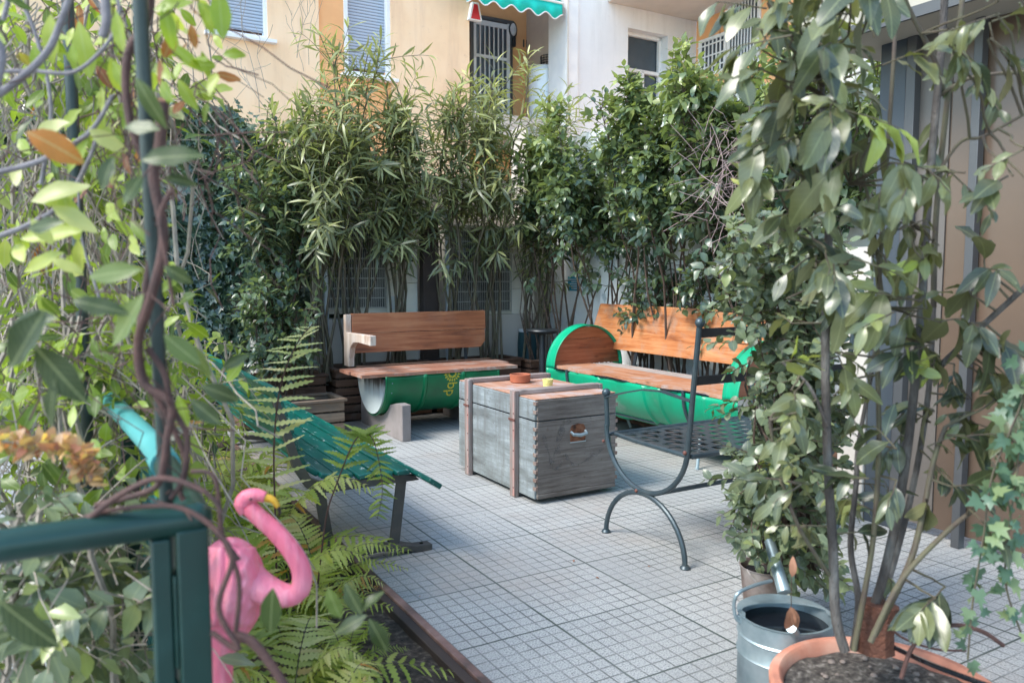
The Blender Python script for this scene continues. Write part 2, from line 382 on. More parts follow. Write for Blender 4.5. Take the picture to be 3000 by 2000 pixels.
M['oldplanter']=wood('old_planter_wood',[(.10,.07,.05),(.19,.13,.09),(.28,.2,.14)],0,20,.85,(.13,.13,.11),.5)
M['bench_red']=wood('red_brown_plank',[(.14,.042,.018),(.28,.090,.036),(.40,.165,.075)],0,22,.5,(.24,.12,.08),.3)
M['bench_red_y']=wood('red_brown_end_wood',[(.13,.032,.012),(.27,.075,.028),(.38,.13,.06)],1,22,.55,(.24,.12,.08),.3)
M['bench_orange']=wood('varnished_orange_plank',[(.22,.065,.022),(.43,.15,.05),(.55,.26,.115)],1,20,.45,(.36,.24,.17),.6)
M['bench_seat']=wood('worn_orange_seat',[(.22,.09,.05),(.42,.17,.08),(.48,.28,.19)],1,24,.55,(.42,.36,.33),.75)
M['bench_seat_x']=wood('worn_red_seat',[(.20,.08,.05),(.36,.15,.09),(.42,.25,.18)],0,24,.55,(.46,.40,.36),.7)
M['greywood']=wood('weathered_grey_board',[(.20,.17,.16),(.33,.29,.27),(.44,.40,.37)],1,22,.8,(.30,.17,.12),.35)
M['palewood']=wood('pale_bracket_wood',[(.36,.25,.19),(.52,.40,.32),(.66,.56,.49)],2,18,.75,(.33,.17,.10),.5)
M['drumgreen']=basic('drum_green_paint',(.0,.22,.075),None,.32,scale=3,bs=.05,bd=.003,stops=[(.3,(.004,.09,.035)),(.5,(.0,.14,.05)),(.75,(.0,.18,.07))])
M['drumgreen2']=basic('light_green_drum_paint',(.0,.45,.2),None,.4,scale=3,bs=.05,bd=.003,stops=[(.28,(.14,.30,.21)),(.38,(.01,.26,.13)),(.55,(.0,.34,.17)),(.75,(.01,.38,.20))])
M['yellow']=basic('faded_yellow_print',(.62,.45,.03),(.45,.36,.05),.6,scale=90,stops=[(.42,(.12,.28,.05)),(.5,(.62,.46,.03))])
def endpanel():
    m,nt,b=newmat('end_panel_streaked'); v=coords(nt); 
    st_=noise(nt,1,5,coords(nt,(4,30,1.5)),.6); sx=N(nt,'ShaderNodeSeparateXYZ'); L(nt,v,sx.inputs[0])
    g=math_(nt,'MULTIPLY',math_(nt,'SUBTRACT',sx.outputs[2],.30),5.5); f=math_(nt,'ADD',g,math_(nt,'MULTIPLY',math_(nt,'SUBTRACT',st_,.5),1.6))
    c=ramp(nt,f,[(.1,(.52,.58,.58)),(.5,(.42,.44,.42)),(.75,(.14,.13,.12)),(1,(.07,.06,.055))]); L(nt,c,b.inputs['Base Color']); b.inputs['Roughness'].default_value=.6; return m  # streaky panel, pale below and darker towards the top
M['endpanel']=endpanel()
M['endgrey']=basic('saddle_grey',(.30,.26,.25),(.22,.19,.18),.8,scale=6,bs=.3)
M['iron']=basic('dark_blue_grey_iron',(.045,.07,.085),(.07,.09,.10),.38,.35,scale=14,bs=.2,bd=.002)
M['blacksteel']=basic('black_steel',(.018,.024,.03),(.03,.035,.04),.4,.2,scale=10)
M['rust']=basic('rusty_rivet',(.20,.07,.05),(.12,.05,.04),.7,scale=60)
M['edge_rust']=basic('rust_brown_edging',(.16,.085,.075),(.10,.06,.055),.55,scale=9,bs=.4,stops=[(.35,(.07,.045,.04)),(.55,(.19,.105,.09)),(.7,(.25,.16,.14))])
M['teal']=wood('teal_slat_paint',[(.0,.085,.07),(.0,.12,.095),(.004,.16,.125)],1,10,.33,(.35,.45,.42),.0)
def tealslat():
    m,nt,b=newmat('chipped_teal_paint'); v=coords(nt)
    n=noise(nt,1.2,5,coords(nt,(9,2,9))); c=ramp(nt,n,[(.35,(.0,.075,.060)),(.65,(.0,.13,.10))])
    w=noise(nt,1,9,coords(nt,(60,14,60)),.7); c=mixc(nt,ramp(nt,w,[(.60,(0,0,0)),(.65,(.85,.85,.85))]),c,(.40,.46,.43))
    d=noise(nt,2.2,7,v,.7); c=mixc(nt,ramp(nt,d,[(.55,(0,0,0)),(.75,(.5,.5,.5))]),c,(.02,.045,.04))
    L(nt,c,b.inputs['Base Color']); b.inputs['Roughness'].default_value=.36; bump(nt,b,w,.12,.003); return m
M['teal']=tealslat()
M['benchleg']=basic('brown_grey_bench_steel',(.10,.085,.075),(.07,.065,.06),.6,.2,scale=14,bs=.3)
M['railgreen']=basic('blue_green_rail_paint',(.012,.085,.075),(.02,.11,.10),.36,scale=7,bs=.1,stops=[(.3,(.004,.024,.018)),(.55,(.007,.038,.030)),(.72,(.018,.062,.054)),(.78,(.16,.07,.055))])
M['railpale']=basic('pale_turquoise_rail',(.07,.32,.32),(.10,.36,.35),.4,scale=7)
M['polegreen']=basic('dark_pole_paint',(.018,.030,.026),(.03,.045,.04),.45,scale=12)
M['fence']=basic('teal_wire',(.03,.20,.19),(.02,.14,.14),.5,scale=20)
def crate_side():  # streaked grey, kept paler and bluer: the light on this face is painted in
    m,nt,b=newmat('crate_grey_lit_side'); v=coords(nt); n=noise(nt,1,7,coords(nt,(3,2.2,9)),.62); g=noise(nt,1,8,coords(nt,(60,5,60)),.65); f=math_(nt,'ADD',math_(nt,'MULTIPLY',n,.7),math_(nt,'MULTIPLY',g,.3))
    c=ramp(nt,f,[(.34,(.11,.115,.115)),(.46,(.19,.21,.21)),(.56,(.27,.30,.31)),(.68,(.43,.48,.49))])
    vs=noise(nt,1,4,coords(nt,(22,22,2.2)),.55); c=mixc(nt,ramp(nt,vs,[(.46,(0,0,0)),(.66,(.7,.7,.7))]),c,(.16,.165,.16))
    w2=noise(nt,60,5,v,.7); c=mixc(nt,ramp(nt,w2,[(.58,(0,0,0)),(.66,(.55,.55,.55))]),c,(.10,.085,.07))
    L(nt,c,b.inputs['Base Color']); b.inputs['Roughness'].default_value=.85; bump(nt,b,math_(nt,'ADD',g,w2),.45,.003); return m
M['crate']=crate_side()
def crate_end():  # brown grey boards, darkened so the colour carries the shade on the ends
    m,nt,b=newmat('crate_brown_grey_shaded_end'); v=coords(nt); n=noise(nt,2.2,5,v,.6); g=noise(nt,1,8,coords(nt,(5,60,70)),.65); f=math_(nt,'ADD',math_(nt,'MULTIPLY',n,.45),math_(nt,'MULTIPLY',g,.55))
    c=ramp(nt,f,[(.36,(.085,.066,.055)),(.48,(.145,.12,.105)),(.58,(.20,.172,.152)),(.7,(.28,.245,.222))])
    sx=N(nt,'ShaderNodeSeparateXYZ'); L(nt,v,sx.inputs[0]); fr=math_(nt,'ABSOLUTE',math_(nt,'SUBTRACT',math_(nt,'FRACT',math_(nt,'DIVIDE',sx.outputs[2],.149)),.5)); seam=math_(nt,'GREATER_THAN',fr,.492)
    c=mixc(nt,math_(nt,'MULTIPLY',seam,.85),c,(.05,.04,.035))
    w=noise(nt,50,5,v,.7); c=mixc(nt,ramp(nt,w,[(.6,(0,0,0)),(.68,(.6,.6,.6))]),c,(.09,.06,.045))
    L(nt,c,b.inputs['Base Color']); b.inputs['Roughness'].default_value=.85; bump(nt,b,g,.5,.003); return m
M['crate_end']=crate_end()
M['crate_top']=wood('crate_top_worn_wood',[(.22,.09,.05),(.42,.20,.12),(.48,.29,.21)],1,22,.7,(.42,.38,.37),.85)
M['batten']=wood('crate_batten_wood',[(.12,.085,.07),(.24,.19,.17),(.36,.31,.29)],2,22,.8,(.33,.16,.12),.4)
M['batten_x']=wood('crate_top_batten_wood',[(.12,.085,.07),(.24,.19,.17),(.36,.31,.29)],0,22,.8,(.36,.19,.14),.35)
M['spray']=basic('faded_spray_paint',(.085,.075,.075),(.15,.13,.125),.85,scale=20)
M['terracotta']=basic('terracotta',(.42,.125,.06),(.34,.10,.05),.75,scale=12,bs=.2)
M['potrim']=basic('weathered_terracotta_pot',(.55,.22,.13),None,.8,scale=6,bs=.3,stops=[(.33,(.30,.12,.08)),(.5,(.55,.22,.14)),(.7,(.62,.36,.26))])
M['candle']=basic('pale_yellow_wax_pot',(.72,.68,.22),(.66,.62,.25),.5,scale=20)
M['galv']=basic('galvanised_zinc',(.30,.37,.39),None,.42,.65,scale=7,bs=.1,stops=[(.3,(.20,.26,.29)),(.5,(.34,.42,.45)),(.7,(.50,.56,.58))])
M['oldzinc']=basic('rusty_zinc',(.34,.30,.28),(.20,.15,.13),.6,.3,scale=8,stops=[(.35,(.16,.11,.09)),(.55,(.33,.28,.26)),(.7,(.45,.42,.40))])
M['blackhole']=basic('dark_water',(.008,.01,.014),(.01,.012,.016),.1,scale=3)
M['pink']=basic('pink_plastic',(.85,.17,.27),(.82,.14,.24),.33,scale=5,bs=.05,stops=[(.3,(.80,.15,.22)),(.55,(.88,.20,.31)),(.75,(.90,.32,.42))])
def pinkmat():
    m,nt,b=newmat('faded_pink_plastic'); v=coords(nt); n=noise(nt,5,5,v); st_=noise(nt,1,4,coords(nt,(55,55,7)),.5)
    c=ramp(nt,n,[(.3,(.74,.12,.18)),(.5,(.83,.18,.27)),(.72,(.86,.32,.40))]); d=noise(nt,22,7,v,.7)
    c=mixc(nt,ramp(nt,d,[(.58,(0,0,0)),(.72,(.45,.45,.45))]),c,(.40,.16,.14)); c=mixc(nt,ramp(nt,st_,[(.5,(0,0,0)),(.75,(.35,.35,.35))]),c,(.88,.52,.56))
    L(nt,c,b.inputs['Base Color']); L(nt,ramp(nt,d,[(.4,(.28,)*3),(.7,(.6,)*3)]),b.inputs['Roughness']); bump(nt,b,st_,.55,.012); return m
M['pink']=pinkmat()
M['beakyellow']=basic('beak_yellow',(.80,.42,.03),None,.4); M['beakblack']=basic('beak_black',(.02,.015,.015),None,.4)
M['bark']=basic('brown_bark',(.11,.07,.05),(.055,.038,.03),.85,scale=30,bs=.6)
M['bark_grey']=basic('grey_bark',(.085,.07,.062),None,.75,scale=26,bs=1,bd=.006,vs=(1,1,.35),stops=[(.35,(.045,.036,.032)),(.5,(.09,.075,.066)),(.68,(.17,.155,.14))])
M['bark_red']=basic('reddish_vine_bark',(.11,.05,.04),(.06,.03,.026),.75,scale=30,bs=.5)
M['bark_pale']=basic('pale_dry_twig',(.36,.30,.24),(.22,.18,.15),.85,scale=30)
M['cane']=basic('olive_cane',(.11,.10,.055),(.085,.06,.045),.75,scale=25,bs=.3)
M['darkpost']=basic('dark_brown_post',(.05,.032,.026),(.03,.02,.018),.8,scale=5)
M['pipe']=basic('grey_white_pipe',(.50,.53,.55),(.42,.45,.47),.4,scale=5)
M['sign']=basic('turquoise_sign',(.0,.30,.45),None,.4); M['signwhite']=basic('sign_white',(.75,.8,.82),None,.5)
M['tank']=basic('white_tank_plastic',(.74,.78,.80),(.66,.70,.73),.4,scale=2); M['tankred']=basic('faded_red_lid',(.55,.13,.11),None,.5)
M['signred']=basic('alarm_red',(.55,.02,.03),None,.5); M['lamp']=basic('lamp_glass_white',(.70,.72,.74),None,.3)
M['brownleaf']=basic('dry_brown_leaf',(.36,.17,.10),(.25,.11,.06),.7,scale=40)
# leaves
M['ivyleaf']=leafmat('ivy_leaves',[(0,(.020,.042,.032)),(.45,(.042,.085,.058)),(.8,(.09,.14,.08)),(1,(.20,.25,.10))],.28,.2,rib=.35,spec=.9)
M['oleander']=leafmat('oleander_leaves',[(0,(.04,.055,.035)),(.35,(.13,.15,.08)),(.7,(.33,.34,.14)),(1,(.55,.54,.22))],.36,.30,(.28,.31,.20),spec=.6)
M['camellia']=leafmat('camellia_leaves',[(0,(.028,.052,.042)),(.4,(.075,.12,.085)),(.72,(.20,.25,.09)),(1,(.42,.46,.13))],.27,.28,(.22,.27,.16),spec=.6)
M['laurel']=leafmat('bay_laurel_leaves',[(0,(.030,.042,.026)),(.35,(.095,.112,.055)),(.7,(.20,.205,.085)),(.93,(.27,.30,.11)),(1,(.46,.52,.10))],.30,.22,(.20,.18,.09),.26,spec=.7)
M['euonymus']=leafmat('small_bush_leaves',[(0,(.035,.05,.038)),(.4,(.11,.145,.09)),(.75,(.22,.26,.14)),(1,(.38,.42,.13))],.34,.2,(.17,.19,.11),.2,spec=.7)
M['vine']=leafmat('yellow_green_vine_leaves',[(0,(.03,.05,.012)),(.25,(.10,.15,.02)),(.55,(.30,.39,.035)),(.82,(.52,.54,.12)),(.9,(.55,.52,.28)),(.93,(.52,.17,.015)),(1,(.24,.06,.03))],.40,.38,(.25,.33,.08),.35)
M['vinedark']=leafmat('dull_green_vine_leaves',[(0,(.025,.04,.012)),(.4,(.06,.09,.02)),(.8,(.15,.20,.035)),(1,(.30,.36,.08))],.42,.28,(.10,.13,.05),.3)
M['fern']=leafmat('fern_fronds',[(0,(.09,.14,.02)),(.4,(.24,.31,.045)),(.75,(.42,.44,.12)),(.94,(.60,.56,.26)),(1,(.50,.22,.05))],.5,.4,(.30,.38,.10))
M['fernpale']=leafmat('pale_old_fern',[(0,(.34,.38,.12)),(.5,(.48,.48,.22)),(.85,(.58,.54,.30)),(.95,(.60,.40,.12)),(1,(.50,.14,.04))],.6,.35,(.45,.42,.22))
# ================================================================ SETTING
def sheet(name,u0,u1,v0,v1,z,mat,th=.2,bev=0):
    o=MB().box(u0,u1,v0,v1,z-th,z).build(name,mat,None,bev,smooth=False); o['kind']='structure'; return o
sheet('ground',-60,60,-40,70,-.02,M['concrete'])
sheet('courtyard_paving',1.085,6,-1.0,9,0.0,M['paving'],.015)
sheet('path',-8,.06,-3,9,0.004,M['concrete'],.015)
# soil bed: uneven sheet
mb=MB(); nu,nv=14,60
for j in range(nv+1):
    for i in range(nu+1):
        u=.10+(1.05-.10)*i/nu; v=-.3+6.9*j/nv
        mb.v.append((u,v,.035+.05*math.sin(PI*i/nu)*(.6+.4*math.sin(v*7+i))+random.uniform(0,.018)))
for j in range(nv):
    for i in range(nu):
        a=j*(nu+1)+i; mb.f.append((a,a+1,a+nu+2,a+nu+1)); mb.m.append(0)
o=mb.build('soil_bed',M['soil']); o['kind']='structure'
# steel edging
e=thing('bed_edging',1.07,0.5,0,'rusty brown steel edging along the fern bed and paving','edging')
MB().box(1.055,1.085,-.8,6.2,.0,.085).build('edge_strip',M['edge_rust'],e,.003)
MB().box(1.02,1.055,-.8,6.2,.0,.075).build('inner_flange',M['darkpost'],e,.003)
# ---- back wall behind the air conditioners and side wall
w=MB().box(-1.9,4.75,7.62,7.8,0,2.35).build('back_wall',M['greyplaster'],None,org=(1.4,7.7,0)); tag(w,'grey rendered wall behind the ivy and the air conditioners','wall')
w=MB().box(4.75,4.95,2.9,7.8,0,2.75).build('side_wall',M['peeling'],None,org=(4.85,5.3,0)); tag(w,'white plaster wall with peeling blue grey patches behind the orange bench','wall')
# corner column greyish
w=MB().box(4.42,4.747,7.3,7.617,0,2.9).build('corner_pillar',M['greyplaster'],None,.01,org=(4.58,7.45,0)); tag(w,'grey brown pillar in the corner beside the white wall','pillar')
# turquoise wall sign on the side wall
v1,z1=hu(1667,810,4.75); v2,z2=hu(1697,852,4.75)
s=thing('wall_sign',4.745,(v1+v2)/2,(z1+z2)/2,'small turquoise notice on the white wall above the drum bench','sign')
MB().box(4.735,4.748,v2,v1,z2,z1).build('sign_plate',M['sign'],s)
mb=MB()
for k in range(5):
    zz=z1-(z1-z2)*(.2+.16*k); mb.box(4.731,4.734,v2+.012+.01*(k%2),v1-.012-.03*((k*2)%3),zz-.005,zz+.005)
mb.build('sign_lines',M['signwhite'],s)
# ================================================================ BUILDINGS
VF=13.5
def U(px,v=VF,py=100): return hv(px,py,v)[0]
def Zv(px,py,v=VF): return hv(px,py,v)[1]
b=thing('orange_building',4,VF+.2,0,'peach and orange plastered building with roller shutters above the hedge','building')
uA,uB,uC,uD=-9,U(1375),U(1660),U(935)
x1,x2=U(617),U(785); x3,x4=U(1013),U(1142)
zs1=Zv(617,92); zs2=Zv(1013,214); zt=11.
def wallpieces(mb,ua,ub,holes,v0,v1,z0,z1):
    xs=sorted(holes); c=ua
    for h0,h1,b0,b1 in xs:
        mb.box(c,h0,v0,v1,z0,z1); mb.box(h0,h1,v0,v1,z0,b0); mb.box(h0,h1,v0,v1,b1,z1); c=h1
    mb.box(c,ub,v0,v1,z0,z1)
mb=MB(); wallpieces(mb,uA,uD,[(U(20),U(150),Zv(50,-60)+.0,9.0),(x1,x2,zs1,zs1+2.2)],VF,VF+.35,0,zt)
wallpieces(mb,x4+.02,uB,[],VF,VF+.35,0,zt)
mb.build('peach_wall',M['peach'],b,smooth=False)
mb=MB(); wallpieces(mb,uD,x4+.02,[(x3,x4,zs2,zs2+2.3)],VF+.05,VF+.35,0,zt)
mb.build('orange_wall_strip',M['orange'],b,smooth=False)
for (a,c,z0,hh) in ((x1,x2,zs1,2.2),(x3,x4,zs2,2.3)):
    fr=MB(); t=.05
    fr.box(a-.02,a+t,VF+.02,VF+.14,z0,z0+hh).box(c-t,c+.02,VF+.02,VF+.14,z0,z0+hh).box(a,c,VF+.03,VF+.14,z0-.01,z0+.06)
    f=fr.build('window_frame',M['white'],b,.004)
    MB().box(a+t,c-t,VF+.13,VF+.17,z0+.13,z0+hh).build('roller_shutter',M['roller'],f,smooth=False)
    MB().box(a+t,c-t,VF+.18,VF+.2,z0,z0+.14).build('pane',basic('shutter_gap_brown',(.15,.07,.05)),f,smooth=False)
    MB().box(a-.1,c+.12,VF-.12,VF+.05,z0-.07,z0-.012).build('sill',M['white'],b,.005)
# loggia recess
VR=VF+1.5
mb=MB().box(uB-.3,uC+.6,VR,VR+.2,0,zt).build('recess_wall',M['orange'],b,smooth=False)
MB().box(uB,uC,VF,VR,Zv(1400,-5)+1.3,Zv(1400,-5)+1.6).build('recess_ceiling',M['greyplaster'],b,smooth=False)
MB().box(uB,uC,VF-.1,VR,Zv(1400,330)-.4,Zv(1400,330)).build('loggia_floor',M['greyplaster'],b,smooth=False)
MB().box(uB-.35,uB-.002,VF+.36,VR,0,zt).build('recess_side_wall',M['peach'],b,smooth=False)
# shaded inner right wall
ur=hv(1542,150,VR)[0]
MB().box(ur,ur+.12,VF+.25,VR-.002,3,zt).build('recess_partition',M['greyplaster'],b,smooth=False)
# door in recess
da,dc=hv(1383,120,VR)[0],hv(1490,120,VR)[0]; dz=hv(1390,55,VR)[1]; db=dz-2.35
fr=MB().box(da-.08,da,VR-.08,VR,db,dz).box(dc,dc+.06,VR-.08,VR,db,dz).box(da-.08,dc+.06,VR-.08,VR,dz,dz+.07)
d=fr.build('door',M['steelgrey'],b,.004)
MB().box(da,dc,VR-.03,VR-.005,db,dz).build('pane',M['glass'],d)
mb=MB(); nb=8
for k in range(nb): x=da+.06+(dc-da-.12)*k/(nb-1); mb.box(x-.012,x+.012,VR-.055,VR-.035,db,dz-.1)
mb.box(da,dc,VR-.058,VR-.036,dz-.12,dz-.02).box(da,da+.06,VR-.058,VR-.036,db,dz).box(dc-.06,dc,VR-.058,VR-.036,db,dz).box(da,dc,VR-.058,VR-.036,dz-.78,dz-.72)
mb.build('security_bars',M['white'],d)
mb=MB()
# vent brick openings
for k in range(4):
    x=hv(1532+k*9,125,VR)[0]; z=hv(1532,125,VR)[1]; mb.box(x,x+.03,VR-.012,VR-.002,z-.1,z+.06)
mb.build('vent_slots',M['grilledark'],b)
# wall lamp
lx,lz=hv(1502,88,VR-.05)
t=thing('wall_lamp',lx,VR-.05,lz,'oval black framed bulkhead lamp beside the barred door','lamp')
mb=MB(); mb.sphere((lx,VR-.03,lz),.17,18,10,(.72,.35,1.15)); mb.box(lx-.04,lx+.04,VR-.12,VR-.02,lz-.36,lz-.17); mb.build('housing',M['blacksteel'],t)
MB().sphere((lx,VR-.06,lz),.12,18,10,(.68,.45,1.15)).build('lens',M['lamp'],t)
# red alarm sign box
sx_,sz_=hv(1390,35,VF-.05)
t=thing('alarm_box',sx_,VF-.05,sz_,'white triangular box with a red mark under the awning corner','alarm box')
MB().prism([(-.14,-.17),(.14,-.17),(.07,.16),(-.07,.16)],-.1,0,lambda a,c,k:(sx_+a,VF+k,sz_+c)).build('box',M['white'],t,.01)
MB().prism([(-.10,-.15),(.10,-.15),(.035,.12),(-.035,.12)],-.108,-.101,lambda a,c,k:(sx_+a,VF+k,sz_+c)).build('red_mark',M['signred'],t)
# awning: rolled-out cloth with scalloped valance
ax0,ax1=hv(1367,10,VF-.5)[0],hv(1648,40,VF-.5)[0]; az=hv(1648,12,VF-.5)[1]
t=thing('awning',(ax0+ax1)/2,VF,az,'turquoise green awning with a scalloped white edged valance','awning')
prof=[];n=60;wv=5.5
pts=[]
for i in range(n+1):
    f=i/n; pts.append((ax0+(ax1-ax0)*f, -.26-.05*math.cos(2*PI*wv*f)))
vs=[];fs=[]
for i,(x,zz) in enumerate(pts): vs+= [(x,VF-.5,az),(x,VF-.50,az+zz)]
fs=[(2*i,2*i+2,2*i+3,2*i+1) for i in range(n)]
o=MB().add(vs,fs).build('valance',M['awning'],t); md=o.modifiers.new('s','SOLIDIFY'); md.thickness=.006
MB().tube([(x,VF-.5,az+zz) for x,zz in pts],.012,6).build('valance_trim',M['white'],t)
o=MB().box(ax0,ax1,-.0,.012,0,.9,Matrix.Translation((0,VF-.5,az+.005))@Matrix.Rotation(R(-38),4,'X')).build('cloth',M['awndark'],t)
MB().tube([(ax0,VF-.5,az+.01),(ax1,VF-.5,az+.01)],.025,8).build('front_bar',M['white'],t)
# tank in loggia
tx,tz=hv(1612,190,VF+.3); 
t=thing('water_tank',tx,VF+.45,tz-1,'white cylindrical tank on the loggia with a faded red lid','tank')
MB().lathe([(0,tz-1.2),(.30,tz-1.2),(.31,tz-.1),(.24,tz),(0,tz+.02)],28,(tx,VF+.55,0)).build('tank_body',M['tank'],t)
MB().lathe([(0,0),(.2,0),(.2,.28),(.16,.31),(0,.31)],24,(hv(1643,120,VF+.45)[0],VF+.45,hv(1643,168,VF+.45)[1])).build('lid',M['tankred'],t,.004)
t=thing('wire_basket',hv(1607,150,VF+.7)[0],VF+.7,tz+.02,'dark round basket on top of the white tank','basket')
mb=MB(); cx=hv(1607,150,VF+.7)[0]
for k in range(6): mb.tube([(cx+.17*math.cos(a),VF+.7+.17*math.sin(a),tz+.03+.05*k) for a in [2*PI*i/20 for i in range(21)]],.008,5,False)
for k in range(16): a=2*PI*k/16; mb.bar((cx+.17*math.cos(a),VF+.7+.17*math.sin(a),tz+.03),(cx+.17*math.cos(a),VF+.7+.17*math.sin(a),tz+.29),.012,.012)
mb.build('basket_wires',M['blacksteel'],t)
# white building wing
VW=13.1
uE=hv(2040,64,VW)[0]; zsof=hv(2040,64,VW)[1]
b=thing('white_building',(uC+uE)/2,VW,0,'white plastered block with balcony and a recessed window over the right hedge','building')
wx0,wx1=hv(1840,120,VW)[0],hv(1957,120,VW)[0]; wz1=hv(1842,82,VW)[1]; wz0=wz1-2.0
mb=MB(); wallpieces(mb,hv(1690,100,VW)[0],uE,[(wx0,wx1,wz0,wz1)],VW,VW+.4,0,11)
mb.build('white_wall',M['plaster'],b,smooth=False)
MB().box(hv(1655,100,VW)[0],hv(1690,100,VW)[0]-.002,VW-.06,VW+.6,0,11).build('corner_pier',M['white'],b,.01,smooth=False)
MB().tube([(hv(1664,100,VW-.09)[0],VW-.09,0),(hv(1664,100,VW-.09)[0],VW-.09,11)],.018,8).build('cable_conduit',M['greyplaster'],b)
fr=MB(); t_=.07
fr.box(wx0,wx0+t_,VW+.2,VW+.28,wz0,wz1).box(wx1-t_,wx1,VW+.2,VW+.28,wz0,wz1).box(wx0,wx1,VW+.2,VW+.28,wz1-t_,wz1).box((wx0+wx1)/2,(wx0+wx1)/2+t_,VW+.2,VW+.28,wz0,wz1-.75).box(wx0,wx1,VW+.2,VW+.28,wz1-.8,wz1-.73)
f=fr.build('window',M['white'],b,.004)
MB().box(wx0,wx1,VW+.3,VW+.32,wz0,wz1).build('pane',M['glass'],f)
us0=hv(1780,0,VW)[0]
MB().box(us0,uE+.3,VW-2.6,VW-.002,zsof,zsof+.22).build('balcony_slab',M['greyplaster'],b,.01,smooth=False)
MB().box(us0,us0+.04,VW-2.55,VW-.05,zsof+.23,zsof+1.2).box(us0,uE,VW-2.56,VW-2.52,zsof+.23,zsof+1.2).build('balcony_parapet',M['white'],b,smooth=False)
# orange wing running towards the camera
b=thing('orange_wing',uE+.2,10.5,0,'orange plastered wing with barred windows at the upper right','building')
MB().box(uE,uE+.35,2.0,VW-.003,0,11).build('wing_wall',M['orange'],b,smooth=False)
def wingwin(pa,pb,pt,pbm,bars):
    v0,z1=hu(pb,pt,uE); v1,_=hu(pa,pt,uE); z0=hu(pb,pbm,uE)[1]
    fr=MB().box(uE-.05,uE,v0-.07,v0,z0,z1).box(uE-.05,uE,v1,v1+.07,z0,z1).box(uE-.05,uE,v0-.07,v1+.07,z1,z1+.07).box(uE-.05,uE,v0-.07,v1+.07,z0-.07,z0)
    f=fr.build('window',M['white'],b,.004); MB().box(uE-.02,uE-.004,v0,v1,z0,z1).build('pane',M['glass'],f)
    mb=MB()
    for k in range(bars): v=v0+(v1-v0)*(k+.5)/bars; mb.box(uE-.09,uE-.07,v-.012,v+.012,z0,z1)
    for zz in (z0+.1,(z0+z1)/2,z1-.1): mb.box(uE-.093,uE-.067,v0-.05,v1+.05,zz-.012,zz+.012)
    mb.build('security_bars',M['white'],f)
wingwin(2145,2225,-40,175,9); wingwin(2058,2125,105,200,6)
# ================================================================ NEAR RIGHT FACADE
UF=3.7; vE=2.75
zc=hu(2631,123,UF)[1]
b=thing('garden_room',UF,1.6,0,'brown glazed garden room front with grey frames at the right edge','building')  # glazing, panel, frame and jamb colours darkened to stand for shade here
def vpx(px,py=900): return hu(px,py,UF)[0]
MB().box(UF+.03,UF+.08,-2,vpx(2750)-.0,0.05,zc).build('brown_glazing',M['darkglass'],b,smooth=False)
MB().box(UF+.02,UF+.08,vpx(2750)+.001,vpx(2650),0.05,zc).build('grey_panel',basic('taupe_panel',(.14,.12,.105),(.12,.102,.09),.5,scale=2),b,smooth=False)
mb=MB()
for p,wd in ((2650,.05),(2840,.04)): v=vpx(p); mb.box(UF-.03,UF+.019,v-wd/2,v+wd/2,0,zc)
mb.build('door_frame',M['steelgrey'],b,.003)
MB().box(UF-.02,UF+.1,vpx(2650)+.03,vpx(2560),0,zc).build('blue_grey_jamb',basic('blue_grey_jamb',(.05,.062,.075),(.045,.055,.068),.5,scale=2),b,.003)
MB().box(UF-.03,UF+.12,vpx(2558)+.004,vpx(2560)+.17,0,1.45).build('white_post',M['greyplaster'],b,.006)
MB().box(UF-.35,UF+.5,-2,vE+.05,zc,zc+.25).build('canopy',M['cream'],b,.01)
MB().box(UF-.37,UF-.352,-2,vE+.06,zc-.03,zc+.02).build('canopy_edge',M['steelgrey'],b)
MB().box(UF+.02,UF+.5,-2,vE,zc+.25,6).build('upper_wall',M['cream'],b,smooth=False)
